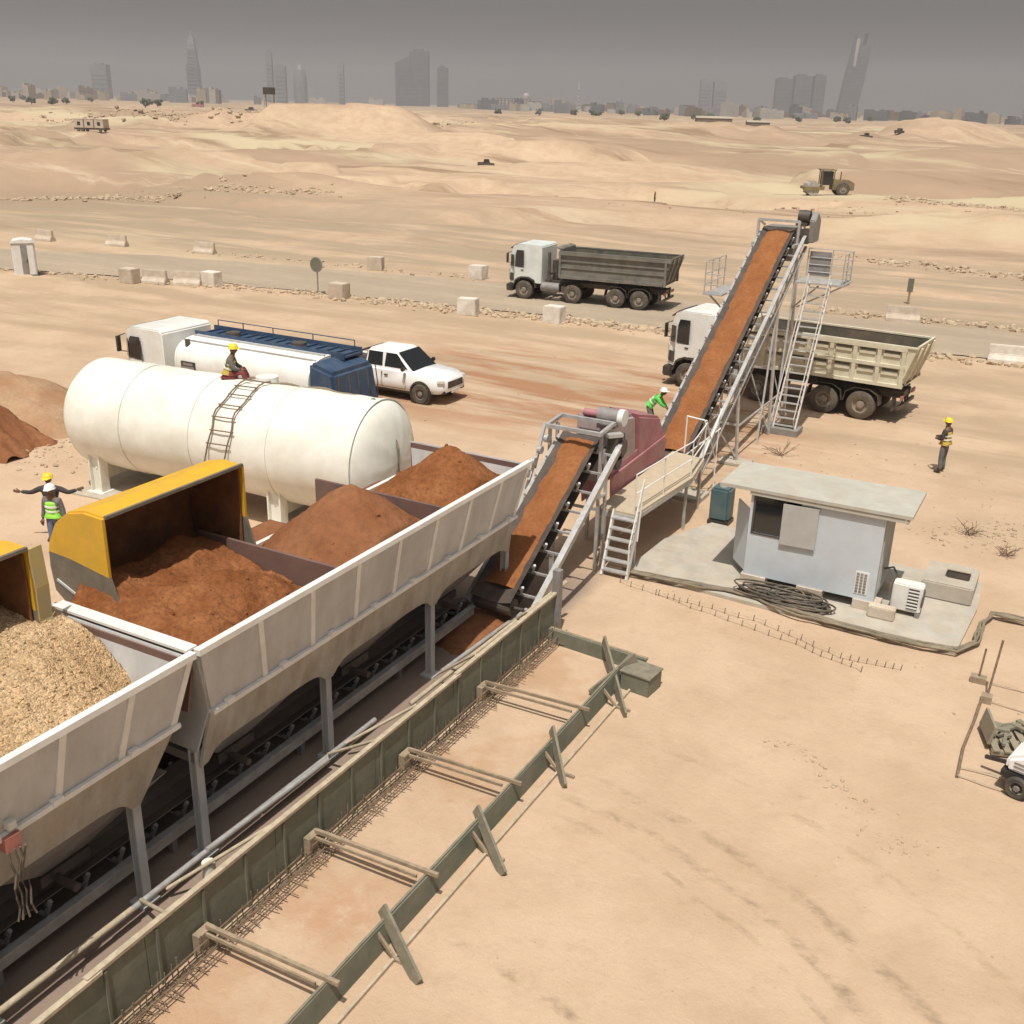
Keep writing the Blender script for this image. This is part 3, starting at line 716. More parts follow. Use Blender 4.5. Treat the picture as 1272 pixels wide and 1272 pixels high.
for (a, b) in (((-8.7, 27.5, 1.5), (-8.7, 28.9, 2.6)), ((-8.7, 28.6, 1.2), (-8.7, 27.6, 2.5)), ((-9.3, 27.6, 1.5), (-9.3, 27.6, 2.6)), ((-9.3, 27.6, 2.6), (-8.7, 27.6, 2.55)), ((-9.5, 27.9, 1.2), (-8.6, 28.6, 2.1)), ((-8.7, 27.5, 2.5), (-9.3, 28.5, 1.3)), ((-8.75, 28.9, 0), (-8.75, 28.9, 2.6))):
    m.tube(a, b, .022)
m.build('cross_rail', M['binrib'], pf)
ld = thing('access_ladder', 'white ladder with flat treads leading up to the sandy service deck', 'ladder', (-8.85, 22, 0))
for x0, x1 in ((-9.16, -9.4), (-8.5, -8.72)):
    m = MB(); m.beam((x0+.0, 21.72, 0), (x0, 22.28, 1.55), .05, .12); m.build('stile', M['binrib'], ld)
for k in range(6):
    f = (k+.6)/6.4; m = MB(); m.box((-8.83, 21.72+.56*f, 1.55*f), (.66, .16, .035)); m.build('tread', M['alu'], ld)
for x in (-8.44,):
    m = MB(); m.tube((x, 21.6, 0.0), (x, 21.6, .95), .02); m.tube((x, 21.6, .95), (x, 22.3, 2.45), .02); m.tube((x, 22.1, .9), (x, 22.3, 2.45), .018); m.build('handrail', M['binrib'], ld)
# --- supports, stair and top platform of the long conveyor
for yy, zz in ((31.9, 2.55), (35.6, 4.75), (37.6, 5.95)):
    m = MB()
    for sx in (-10.75, -9.15):
        m.beam((sx+(.12 if sx > -10 else -.12), yy+.2, 0), (sx, yy, zz), .08, .08)
        if yy > 32: m.beam((sx+(.12 if sx > -10 else -.12), yy-1.2, 0), (sx, yy, zz-.1), .06, .06)
    m.beam((-10.8, yy+.1, zz*.5), (-9.1, yy+.1, zz*.5), .06, .06)
    m.beam((-10.85, yy+.15, .2), (-9.15, yy, zz*.95), .04, .04); m.beam((-9.05, yy+.15, .2), (-10.8, yy, zz*.95), .04, .04)
    m.build('trestle', M['alu'], c2)
MB().beam((-9.1, 32, 1.2), (-9.1, 37.6, 1.2), .05, .05).build('tie_rail', M['alu'], c2)
m = MB(); m.beam((-10.75, 37.85, 7.15), (-9.3, 37.85, 7.15), .09, .09)
for x in (-10.75, -9.3): m.beam((x, 37.85, 6.4), (x, 37.85, 7.15), .08, .08); m.beam((x, 37.3, 6.35), (x, 38.4, 6.35), .08, .1); m.beam((x, 37.85, 7.15), (x, 38.7, 6.9), .06, .06)
m.build('head_frame', M['alu'], c2)
m = MB(); m.tube((-9.45, 38.3, 7.3), (-9.05, 38.3, 7.3), .22, 20); m.box((-9.3, 38.3, 7.05), (.4, .4, .12)); m2 = m.build('drive_motor', M['steeldark'], c2, smooth=40)
m = MB(); m.prism([(38.0, 6.45), (38.75, 6.45), (38.8, 7.2), (38.3, 7.5), (37.95, 7.2)], -8.98, -8.78, 'X'); m.build('belt_guard', M['steelgrey'], m2, bevel=.03)
m = MB(); m.box((-9.12, 38.2, 6.65), (.3, .4, .5)); m.build('gearbox', M['steeldark'], c2, bevel=.02)
m = MB(); m.hexa([(-10.5, 38.5, 5.7), (-9.6, 38.5, 5.7), (-9.6, 39.3, 5.7), (-10.5, 39.3, 5.7)], [(-10.6, 38.3, 6.9), (-9.5, 38.3, 6.9), (-9.5, 39.1, 6.9), (-10.6, 39.1, 6.9)]); m.build('discharge_chute', M['steelgrey'], c2)
tp = thing('head_platform', 'small railed platform at the head of the long conveyor', 'platform', (-8.3, 37.4, 5.2))
m = MB(); m.span((-9.0, 36.9, 5.2), (-7.35, 38.3, 5.25)); m.build('deck', M['alu'], tp)
m = MB()
for q in ((-8.95, 38.25), (-8.1, 38.25), (-7.4, 38.25), (-7.4, 37.5), (-7.4, 36.95)):
    m.tube((q[0], q[1], 5.2), (q[0], q[1], 6.25), .022)
for z in (5.45, 5.7, 5.95, 6.25): m.tube((-8.95, 38.25, z), (-7.4, 38.25, z), .016); m.tube((-7.4, 38.25, z), (-7.4, 36.95, z), .016)
m.build('handrail', M['alu'], tp)
m = MB(); m.span((-8.9, 38.27, 5.3), (-8.15, 38.29, 6.15)); m.build('infill_panel', M['steelgrey'], tp)
m = MB(); m.beam((-8.2, 37.0, 5.15), (-9.15, 37.4, 4.2), .05, .05); m.beam((-7.4, 38.2, 5.15), (-9.1, 38.0, 4.2), .05, .05); m.build('bracket', M['alu'], tp)
lp = thing('side_platform', 'narrow railed walkway on the far side of the long conveyor', 'platform', (-11.2, 35.5, 4.9))
m = MB(); m.span((-11.5, 34.6, 4.85), (-10.85, 36.8, 4.9)); m.build('deck', M['alu'], lp)
m = MB()
for y in (34.65, 35.35, 36.05, 36.75): m.tube((-11.47, y, 4.9), (-11.47, y, 5.95), .022)
for z in (5.2, 5.55, 5.95): m.tube((-11.47, 34.65, z), (-11.47, 36.75, z), .016)
for z in (5.2, 5.55, 5.95): m.tube((-11.47, 34.65, z), (-10.95, 34.65, z), .016)
m.build('handrail', M['alu'], lp)
m = MB(); m.beam((-11.4, 35, 4.82), (-10.7, 35, 4.2), .05, .05); m.beam((-11.4, 36.4, 4.82), (-10.7, 36.4, 4.9), .05, .05); m.build('bracket', M['alu'], lp)
st = thing('access_stair', 'tall steep white stair between the long conveyor and the dump truck rear wheels', 'stair', (-8.6, 36.6, 0))
for dx in (0, .78):
    m = MB(); m.beam((-9.0+dx, 36.25, .1), (-8.5+dx*.93, 37.0, 5.3), .05, .10, (0, 1, 0)); m.build('stile', M['binrib'], st)
    m = MB(); m.tube((-9.02+dx, 36.0, .6), (-8.5+dx*.93, 36.7, 5.6), .018)
    for k in range(6):
        f = k/5.5; a = V3((-9.0+dx, 36.25, .1)).lerp(V3((-8.5+dx*.93, 37.0, 5.3)), f); b = V3((-9.02+dx, 36.0, .6)).lerp(V3((-8.5+dx*.93, 36.7, 5.6)), f); m.tube(a, b, .014)
    m.build('handrail', M['binrib'], st)
for k in range(19):
    f = (k+.7)/19.5; a = V3((-9.0, 36.25, .1)).lerp(V3((-8.5, 37.0, 5.3)), f)
    m = MB(); m.box((a.x+.38, a.y, a.z), (.70, .17, .03)); m.build('tread', M['alu'], st)
m = MB(); m.span((-9.3, 35.95, 0), (-8.05, 36.75, .22)); m.build('base_block', M['steelgrey'], st)
tag(MB().span((-9.55, 31.7, 0), (-8.55, 32.4, .08)).build('footing_slab', M['concrete']), 'small concrete slab under the long conveyor leg', 'slab')
tag(MB().span((-11.2, 27.7, 0), (-8.75, 28.6, .12)).build('footing_slab', M['concrete']), 'concrete slab under the tail of the long conveyor', 'slab')
# ------------------------------------------------------------------ water tank
wt = thing('water_tank', 'long creamy white horizontal water tank on white saddle legs', 'tank', (-20.5, 20.8, 0), rz=0)
m = MB(); r = 1.55; cx0, cx1 = -24.6, -15.2
prof = [(0, cx0-.62+20.5), (.5, cx0-.58+20.5), (1.0, cx0-.43+20.5), (1.35, cx0-.2+20.5), (r, cx0+.06+20.5)]
for k in range(1, 24): prof.append((r+.012*math.sin(k*2.1)+.006*math.sin(k*5.3), cx0+20.5+(cx1-cx0)*k/24))
prof += [(r, cx1-.04+20.5), (r+.0, cx1+20.5), (1.47, cx1+.14+20.5), (1.15, cx1+.36+20.5), (.7, cx1+.52+20.5), (0, cx1+.6+20.5)]
m.lathe(prof, (-20.5, 20.8, 2.1), 'X', 64)
for v in m.bm.verts:
    if v.co.x > cx1+.1:
        v.co.x += .03*fbm(v.co.y, v.co.z, .35)
body = m.build('tank_body', M['tank'], wt, smooth=50)
m = MB(); m.lathe([(r+.0, 0), (r+.035, .0), (r+.035, .07), (r, .07)], (cx1-.02, 20.8, 2.1), 'X', 64); m.build('end_seam', M['tank'], wt, smooth=50)
for xs_ in (-22.6, -20.2, -17.7):
    MB().lathe([(r+.008, -.02), (r+.022, -.015), (r+.022, .015), (r+.008, .02)], (xs_, 20.8, 2.1), 'X', 64).build('weld_seam', M['tank'], wt, smooth=50)
# manhole + pipe along top
m = MB(); m.lathe([(0, .16), (.3, .16), (.3, 0), (.34, 0)], (-18.9, 21.1, 3.60), 'Z', 20); m.build('manhole', M['white'], wt)
for x in (-24.0, -17.75):
    for y, s in ((19.72, -1), (21.9, 1)):
        m = MB(); m.box((x, y, .55), (.42, .09, 1.35)); m.box((x-.19, y-.0, .55), (.05, .3, 1.35)); m.box((x+.19, y, .55), (.05, .3, 1.35)); m.box((x, y, .03), (.6, .5, .06))
        m.build('leg', M['tank'], wt)
    m = MB(); m.prism([(19.65, .75), (19.75, 1.3), (20.1, .95), (20.8, .62), (21.5, .95), (21.87, 1.3), (21.95, .75), (21.7, .35), (19.9, .35)], x-.03, x+.03, 'X'); m.build('saddle', M['tank'], wt)
for x, y in ((-23.6, 21.95),):
    m = MB(); m.box((x+.9, y-.05, .6), (.36, .09, 1.3)); m.build('leg', M['tank'], wt)
for x in (-24.0, -17.75):
    m = MB(); m.span((x-.6, 19.2, 0), (x+.6, 22.4, .04)); tag(m.build('footing_slab', M['concrete']), 'pale footing slab under the %s legs of the white water tank' % ('left' if x < -20 else 'right'), 'slab', )
m = MB()
for dx in (0, .62):
    pts = []
    for k in range(14):
        a = R(8+k*6.3); rr = 1.62+.02*math.sin(k*1.7)
        pts.append((-19.45+dx+.02*k+.05*math.sin(k), 20.8-rr*math.cos(a), 2.1+rr*math.sin(a)))
    pts = [(-19.75+dx, 19.0, .9), (-19.6+dx, 19.1, 1.6)]+pts
    m.path(pts, .022)
m.path([(-19.65, 19.05, 1.2), (-19.0, 19.08, 1.2)], .018)
tl = thing('tank_ladder', 'thin wobbly rebar ladder bent over the white water tank', 'ladder', (-20.8, 19.1, 1))
m.build('rail', M['rebar'], tl)
for k in range(0, 14, 2):
    a = R(8+k*6.3); rr = 1.63; m = MB(); x = -19.45+.02*k+.05*math.sin(k)
    m.tube((x-.05, 20.8-rr*math.cos(a), 2.1+rr*math.sin(a)), (x+.7, 20.8-rr*math.cos(a), 2.1+rr*math.sin(a)+.02), .018); m.build('rung', M['rebar'], tl)
hp = []
for k in range(26): hp.append((-19.4+k*.155, 21.0-.10*math.sin(k*.3)+.05*math.sin(k*.9), 3.68-.003*k+.02*math.sin(k)))
hp += [(-15.4, 20.85, 3.66), (-15.15, 20.8, 3.5), (-14.85, 20.75, 3.05), (-14.6, 20.7, 2.5), (-14.58, 20.65, 1.9), (-14.7, 20.6, 1.2)]
tag(MB().path(hp, .035, 8).build('water_hose', M['hose'], smooth=60), 'grey hose lying along the tank top and hanging down its right end', 'hose')

# ------------------------------------------------------------------ vehicle helpers (local: +X forward, +Y left)
def wheel(root, x, y, r=.54, w=.32, mt='rim'):
    s = 1 if y > 0 else -1
    m = MB(); m.lathe([(r*.56, -w/2), (r*.9, -w/2), (r*.985, -w/2+.03), (r, -w/4), (r, w/4), (r*.985, w/2-.03), (r*.9, w/2), (r*.56, w/2)], (x, y, r), 'Y', 28)
    o = m.build('wheel', M['tyre'], root, smooth=35, world=False)
    m = MB(); o_ = s*w/2
    m.lathe([(r*.57, o_-s*.02), (r*.50, o_-s*.03), (r*.46, o_-s*.10), (r*.30, o_-s*.12), (r*.26, o_-s*.02), (r*.14, o_+s*.0), (0, o_+s*.0)], (x, y, r), 'Y', 24)
    rm = m.build('rim', M[mt], o, smooth=35, world=False)
    m = MB()
    for k in range(8):
        a = 2*PI*k/8; m.tube((x+math.cos(a)*r*.21, y+o_-s*.06, r+math.sin(a)*r*.21), (x+math.cos(a)*r*.21, y+o_+s*.005, r+math.sin(a)*r*.21), .014, 6)
    b_ = m.build('wheel_nuts', M['steelgrey'], rm, world=False)
    b_.parent = o
    return o
def B(m, name, mtl, root, **k): return m.build(name, mtl, root, world=False, **k)
def truck_cab(t, xf, h, mat_, W=2.45, dark_band=True, sun=True):
    # cab from xf (front) back 2.2 m, z .6..h
    xb = xf-2.15; w = W/2
    m = MB(); m.prism([(xb, .95), (xf-1.75, .95), (xf-1.7, 1.12), (xf-1.35, 1.28), (xf-.85, 1.28), (xf-.5, 1.1), (xf-.42, .85), (xf, .85), (xf, 1.75), (xf-.10, 2.55), (xf-.32, h-.12), (xf-.6, h), (xb+.1, h), (xb, h-.1)], -w, w)
    def nar(x): return 1-.24*max(0, min(1, (x-(xf-.44))/.44))
    for v in m.bm.verts: v.co.y *= nar(v.co.x)
    c = B(m, 'cab', mat_, t, bevel=.04, smooth=30)
    m = MB(); m.hexa([(xf+.012, -w+.12, 1.78), (xf+.012, w-.12, 1.78), (xf-.31, w-.16, h-.22), (xf-.31, -w+.16, h-.22)], [(xf-.03, -w+.12, 1.78), (xf-.03, w-.12, 1.78), (xf-.36, w-.16, h-.22), (xf-.36, -w+.16, h-.22)])
    # follow the slope more closely with two panes
    m = MB()
    m.hexa([(xf-.02, -w+.13, 1.8), (xf-.02, w-.13, 1.8), (xf-.12, w-.14, 2.55), (xf-.12, -w+.14, 2.55)], [(xf+.015, -w+.13, 1.8), (xf+.015, w-.13, 1.8), (xf-.085, w-.14, 2.55), (xf-.085, -w+.14, 2.55)])
    m.hexa([(xf-.12, -w+.14, 2.55), (xf-.12, w-.14, 2.55), (xf-.31, w-.17, h-.16), (xf-.31, -w+.17, h-.16)], [(xf-.085, -w+.14, 2.55), (xf-.085, w-.14, 2.55), (xf-.275, w-.17, h-.16), (xf-.275, -w+.17, h-.16)])
    for v in m.bm.verts: v.co.y *= .80
    B(m, 'windscreen', M['glass'], t)
    for s in (-1, 1):
        for za, zb_, mm, nm in ((1.85, 2.5, M['glass'], 'corner_glass'), (1.02, 1.45, M['black'], 'corner_vent')):
            m = MB(); f0, f1 = xf-.40, xf-(.06 if zb_ < 2 else .12)
            m.hexa([(f0, s*(w*nar(f0)-.02), za), (f1, s*(w*nar(f1)-.02), za), (f1-.02, s*(w*nar(f1)-.02), zb_), (f0, s*(w*nar(f0)-.02), zb_)], [(f0, s*(w*nar(f0)+.02), za), (f1+.01, s*(w*nar(f1)+.02), za), (f1-.01, s*(w*nar(f1)+.02), zb_), (f0, s*(w*nar(f0)+.02), zb_)])
            B(m, nm, mm, t)
        m = MB(); m.prism([(xf-.48, 1.85), (xf-.50, 2.55), (xf-.58, h-.35), (xf-1.02, h-.35), (xf-1.02, 1.85)], s*(w-.01), s*(w+.012)); B(m, 'side_window', M['glass'], t)
        m = MB(); m.prism([(xf-.46, 1.0), (xf-.46, 1.8), (xf-1.06, 1.8), (xf-1.06, 1.3), (xf-.9, 1.32), (xf-.6, 1.2)], s*(w+.0), s*(w+.02)); d = B(m, 'door', mat_, t)
        m = MB(); m.box((xf-.95, s*(w+.035), 1.68), (.16, .03, .05)); m.build('handle', M['black'], d, world=False)
        m = MB(); m.box((xf-.02, s*(w+.07), 2.32), (.09, .15, .56)); m.tube((xf-.2, s*w*.9, 2.68), (xf-.02, s*(w+.05), 2.6), .02, 6); m.tube((xf-.2, s*w*.9, 2.02), (xf-.02, s*(w+.05), 2.06), .02, 6)
        B(m, 'mirror', M['black'], t)
        m = MB(); m.box((xf+.015, s*(w-.28), .72), (.06, .34, .2)); B(m, 'headlight', M['lampglass'], t)
        m = MB(); m.prism([(xf-.5, .55), (xf-.5, .5), (xf-1.75, .5), (xf-1.75, .95), (xf-1.68, .95), (xf-1.68, .6)], s*(w-.32), s*(w-.0)) if False else m.prism([(xf-.36, .72), (xf-.5, 1.12), (xf-.82, 1.28), (xf-1.4, 1.28), (xf-1.72, 1.12), (xf-1.86, .72), (xf-1.80, .70), (xf-1.66, 1.06), (xf-1.38, 1.21), (xf-.84, 1.21), (xf-.55, 1.06), (xf-.42, .70)], s*(w-.38), s*(w+.03))
        B(m, 'wheel_arch', M['black'], t)
    m = MB(); m.box((xf-.14, 0, .62), (.42, W+.02, .42)); B(m, 'bumper', M['black'], t, bevel=.05)
    m = MB(); m.box((xf+.012, 0, 1.35), (.03, W-.72, .62))
    B(m, 'grille', M['black'], t)
    m = MB()
    for k in range(4): m.box((xf+.035, 0, 1.13+.14*k), (.02, W-.8, .04))
    B(m, 'grille_bar', mat_, t)
    m = MB(); m.prism([(xf-.02, h-.30), (xf-.33, h-.06), (xf-.35, h-.10), (xf-.05, h-.34)], -w+.35, w-.35); B(m, 'sun_visor', M['black'], t)
    return xb
def chassis(t, L, xr=0.2):
    m = MB(); m.span((xr, -.52, .86), (L-.5, -.38, 1.12)); m.span((xr, .38, .86), (L-.5, .52, 1.12))
    for x in (xr+.1, 2, 3.6, 5.2, L-2.4): m.span((x-.06, -.4, .88), (x+.06, .4, 1.08))
    B(m, 'chassis', M['steeldark'], t)
def axle_set(t, xs, doubles):
    for i, x in enumerate(xs):
        m = MB(); m.tube((x, -1.05, .54), (x, 1.05, .54), .09, 10); m.lathe([(0, -.22), (.2, -.15), (.24, 0), (.2, .15), (0, .22)], (x, 0, .54), 'Y', 12); B(m, 'axle', M['steeldark'], t)
        for s in (-1, 1):
            wheel(t, x, s*(1.06 if not doubles[i] else 1.06), .54, .32 if not doubles[i] else .42)
def truck_fittings(t, xa, side_steel='steelgrey'):
    for s in (-1, 1):
        m = MB(); m.tube((xa, s*.9, .78), (xa+1.15, s*.9, .78), .27, 18); B(m, 'fuel_tank', M[side_steel], t, smooth=40)
        m = MB(); m.box((xa-.35, s*.92, .75), (.42, .45, .42)); B(m, 'battery_box', M['steeldark'], t, bevel=.02)
    m = MB(); m.tube((xa+.75, .85, 1.0), (xa+.75, .85, 2.75), .09, 12); m.box((xa+.75, -.4, 1.6), (.3, .7, 1.2)); m.beam((xa+.75, -.4, 1.5), (xa+.75, .85, 1.5), .08, .08); B(m, 'air_intake', M['steeldark'], t)

def dump_truck(loc, rz, label, cabm, bedm, style):
    t = thing('dump_truck', label, 'dump truck', loc, rz, group='dump trucks')
    L = 10.0; chassis(t, L, .5)
    truck_cab(t, L, 3.15, cabm)
    axle_set(t, [1.85, 3.25, 5.9, 8.95], [1, 1, 0, 0])
    truck_fittings(t, 6.75)
    w = 1.25; z0, z1 = 1.42, 2.88; x0, x1 = .1, 6.75
    m = MB()   # floor + sides with sloped tail
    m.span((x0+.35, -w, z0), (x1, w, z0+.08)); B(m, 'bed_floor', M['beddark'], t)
    for s in (-1, 1):
        m = MB(); m.prism([(x0+.45, z0), (x1, z0), (x1, z1), (x0, z1)], s*(w-.06), s*w)
        sd = B(m, 'bed_side', bedm, t)
        m = MB()
        if style == 'grid':
            n = 7
            for k in range(n+1):
                xx = x0+.42+(x1-x0-.5)*k/n; m.box((xx, s*(w+.045), (z0+z1)/2), (.14, .09, z1-z0-.06))
            for z in (z0+.04, (z0+z1)/2+.02, z1-.07): m.box(((x0+x1)/2+.15, s*(w+.047), z), (x1-x0-.35, .10, .12))
            for k in range(n):
                for zz in (z0+.46, z0+1.14):
                    xx = x0+.42+(x1-x0-.5)*(k+.5)/n; m.box((xx, s*(w+.02), zz), (.60, .05, .10))
        else:
            m.box(((x0+x1)/2, s*(w+.05), z1-.08), (x1-x0, .12, .14)); m.box(((x0+x1)/2+.2, s*(w+.05), z0+.08), (x1-x0-.45, .10, .14))
            m.box(((x0+x1)/2, s*(w+.03), z0+.98), (x1-x0-.3, .06, .07)); m.box(((x0+x1)/2+.1, s*(w+.03), z0+.6), (x1-x0-.4, .05, .05))
            for xx in (x0+.3, x1-.08): m.box((xx, s*(w+.05), (z0+z1)/2), (.13, .11, z1-z0))
        B(m, 'side_ribs', bedm, t)
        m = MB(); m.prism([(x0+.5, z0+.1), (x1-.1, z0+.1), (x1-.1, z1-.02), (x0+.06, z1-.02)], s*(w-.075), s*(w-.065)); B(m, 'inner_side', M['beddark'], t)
        if style == 'grid':
            m = MB()
            for k in range(n):
                for zz in (z0+.60, z0+1.27): m.box((x0+.42+(x1-x0-.5)*(k+.5)/n, s*(w+.01), zz), (.56, .03, .09))
            B(m, 'dent_shade', M['beddark'], t)  # thin dark strips paint the shade of the side dents
        m = MB(); m.box(((x0+x1)/2, s*(w-.02), z1+.03), (x1-x0, .14, .06)); B(m, 'top_rail', bedm, t)
    m = MB(); m.span((x1-.08, -w+.06, z0), (x1, w-.06, z1+.15)); B(m, 'headboard', bedm, t)
    m = MB(); m.hexa([(x1, -w, z1+.12), (x1+.22, -w+.1, z1+.2), (x1+.22, w-.1, z1+.2), (x1, w, z1+.12)], [(x1, -w, z1+.17), (x1+.22, -w+.1, z1+.25), (x1+.22, w-.1, z1+.25), (x1, w, z1+.17)])
    B(m, 'cab_guard', bedm, t)
    m = MB(); m.hexa([(x0+.41, -w+.07, z0+.02), (x0+.47, -w+.07, z0+.02), (x0+.47, w-.07, z0+.02), (x0+.41, w-.07, z0+.02)], [(x0-.05, -w+.07, z1+.1), (x0+.03, -w+.07, z1+.1), (x0+.03, w-.07, z1+.1), (x0-.05, w-.07, z1+.1)])
    for y in (-.9, 0, .9): m.beam((x0+.38, y, z0+.05), (x0-.08, y, z1), .1, .08)
    B(m, 'tailgate', bedm, t)
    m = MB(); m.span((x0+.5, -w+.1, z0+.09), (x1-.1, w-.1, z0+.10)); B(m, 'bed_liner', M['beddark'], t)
    for s in (-1, 1):
        for xx in (1.85, 3.25):
            m = MB(); m.prism([(xx-.68, .62), (xx-.62, 1.0), (xx-.3, 1.2), (xx+.3, 1.2), (xx+.62, 1.0), (xx+.68, .62), (xx+.65, .62), (xx+.59, .98), (xx+.28, 1.16), (xx-.28, 1.16), (xx-.59, .98), (xx-.65, .62)], s*.82, s*1.27); B(m, 'mudguard', M['black'], t)
        m = MB(); m.box((.72, s*.95, .78), (.06, .45, .6)); B(m, 'mudflap', M['black'], t)
        m = MB(); m.box((.48, s*.8, .95), (.06, .4, .15)); B(m, 'tail_light', M['redlamp'], t)
    m = MB(); m.box((.52, 0, .6), (.1, 2.2, .12)); m.beam((.52, .4, .6), (.6, .4, .95), .06, .06); m.beam((.52, -.4, .6), (.6, -.4, .95), .06, .06); B(m, 'rear_guard', M['steeldark'], t)
    return t
# heading -X (cab at the left)
dump_truck((-20.45, 57.0, .045), PI+.085, 'dusty grey dump truck with pale green cab on the haul road', M['truckwhite'], M['greybed'], 'plain')
dump_truck((-4.75, 40.75, 0), PI-.09, 'beige ribbed dump truck with white cab being loaded under the long conveyor', M['white'], M['beigebed'], 'grid')
# spoil in the loaded truck
def th(x, y): return 2.25+.35*gaus(x, y, -9.9, 41.1, 1.1, .8)+.25*gaus(x, y, -7.0, 40.9, 1.2, .8)
hh = heap('soil_load', 'orange soil inside the bed of the beige dump truck', M['redsoil'], -11.1, -5.9, 40.15, 42.0, th, 40, group=None, base=1.6)

# tanker truck
tk = thing('tanker_truck', 'white water tanker truck with blue top walkway behind the white tank', 'tanker truck', (-20.45, 27.45, 0), PI-.0)
chassis(tk, 10.05, .3)
truck_cab(tk, 10.05, 3.0, M['white'])
axle_set(tk, [1.5, 2.9, 8.95], [1, 1, 0])
truck_fittings(tk, 6.3)
m = MB(); cs = []
for k in range(40):
    a = 2*PI*k/40; cs.append((1.16*math.copysign(abs(math.cos(a))**.8, math.cos(a)), 1.92+.82*math.copysign(abs(math.sin(a))**.8, math.sin(a))))
def ring(x, s): return [(x, y*s, 1.92+(z-1.92)*s) for y, z in cs]
m.hexa(ring(1.45, 1), ring(7.45, 1)); 
B(m, 'tank_shell', M['white'], tk, smooth=35)
m = MB(); m.hexa(ring(7.45, .99), ring(7.65, .8)); B(m, 'tank_head', M['white'], tk, smooth=50)
m = MB(); m.hexa(ring(7.35, 1.015), ring(7.43, 1.015)); m.hexa(ring(4.9, 1.01), ring(4.96, 1.01)); m.hexa(ring(1.5, 1.015), ring(1.6, 1.015)); B(m, 'tank_band', M['white'], tk, smooth=35)
m = MB(); m.span((.9, -1.05, 2.68), (7.6, -.1, 2.74)); m.span((.9, -.12, 2.62), (7.6, -.08, 2.86)); m.span((.9, -1.1, 2.62), (7.6, -1.05, 2.9))
k = 1.0
while k < 7.5: m.span((k, -1.1, 2.74), (k+.06, -.1, 2.80)); k += .45
B(m, 'top_walkway', M['blue'], tk)
m = MB()
for x in (1.2, 3.0, 4.8, 6.2, 7.4): m.tube((x, -1.08, 2.74), (x, -1.08, 3.1), .02, 6)
m.tube((1.2, -1.08, 3.1), (7.4, -1.08, 3.1), .018, 6)
B(m, 'walkway_rail', M['blue'], tk)
m = MB(); m.span((1.5, .15, 2.72), (7.4, .21, 2.79)); m.span((1.5, .62, 2.64), (7.4, .68, 2.70)); B(m, 'side_rail', M['alu'], tk)
m = MB()
m.bm.free()
for x in (3.2, 6.2): B(MB().lathe([(0, .14), (.26, .14), (.28, 0), (.3, 0)], (x, -.55, 2.74), 'Z', 18), 'hatch', M['steeldark'], tk)
m = MB(); m.hexa([(.25, -1.18, 1.1), (1.45, -1.18, 1.1), (1.45, 1.18, 1.1), (.25, 1.18, 1.1)], [(.45, -1.12, 2.45), (1.45, -1.15, 2.72), (1.45, 1.15, 2.72), (.45, 1.12, 2.45)])
B(m, 'pump_housing', M['blue'], tk, bevel=.12, smooth=40)
m = MB()
for k in range(5): m.path([(.3, -1.0+.5*k, 2.4), (.18, -.95+.5*k, 1.8), (.22, -1.0+.5*k, 1.2)], .02)
m.beam((.22, -1.15, 1.1), (.22, 1.15, 1.1), .05, .05); m.beam((.22, 1.1, .6), (.22, 1.1, 2.4), .05, .05)
B(m, 'rear_rack', M['steeldark'], tk)
for s in (-1, 1):
    m = MB(); m.prism([(.75, .7), (.85, 1.02), (1.5, 1.16), (2.9, 1.16), (3.6, 1.02), (3.7, .7), (3.66, .7), (3.56, .98), (2.9, 1.11), (1.5, 1.11), (.89, .98), (.79, .7)], s*.84, s*1.24); B(m, 'mudguard', M['blue'], tk)
m = MB(); m.span((6.45, 1.13, 1.75), (7.1, 1.2, 2.05)) ; B(m, 'number_plate_panel', M['black'], tk)
m = MB(); m.span((6.5, 1.2, 1.8), (7.05, 1.205, 1.88)); m.span((6.55, 1.2, 1.92), (7.0, 1.205, 2.0)); B(m, 'panel_marks', M['steelgrey'], tk)

# pickup
pu = thing('pickup_truck', 'white double cab pickup parked behind the tanker truck', 'pickup', (-23.2, 33.25, 0), 0)
m = MB(); w = .92
# body lower: lofted sections along x for a shaped shell
secs = [  # x, half width, z bottom, z shoulder, z top(hood)
    (-2.62, .84, .62, 1.08, 1.12), (-2.55, .91, .50, 1.12, 1.16), (-1.7, .93, .44, 1.13, 1.16), (-.9, .94, .40, 1.12, 1.16), (.3, .94, .40, 1.12, 1.18),
    (1.15, .93, .40, 1.10, 1.19), (1.5, .93, .40, 1.09, 1.19), (2.0, .91, .42, 1.05, 1.15), (2.38, .87, .44, .99, 1.09), (2.58, .78, .48, .92, 1.0), (2.68, .66, .52, .84, .90)]
rings = []
for x, hw, zb, zs, ztp in secs:
    rings.append([m.bm.verts.new(p) for p in ((x, -hw*.9, zb), (x, -hw, zb+.12), (x, -hw, (zb+zs)/2), (x, -hw*.97, zs), (x, -hw*.85, ztp), (x, 0, ztp+.02), (x, hw*.85, ztp), (x, hw*.97, zs), (x, hw, (zb+zs)/2), (x, hw, zb+.12), (x, hw*.9, zb))])
for a, b in zip(rings, rings[1:]):
    for k in range(len(a)-1): m.bm.faces.new((a[k], b[k], b[k+1], a[k+1]))
    m.bm.faces.new((a[-1], b[-1], b[0], a[0]))
m.bm.faces.new(rings[0]); m.bm.faces.new(rings[-1][::-1])
B(m, 'body', M['carwhite'], pu, smooth=50)
m = MB(); m.span((-2.5, -.76, 1.0), (-1.0, .76, 1.19)); B(m, 'cargo_bed', M['black'], pu)
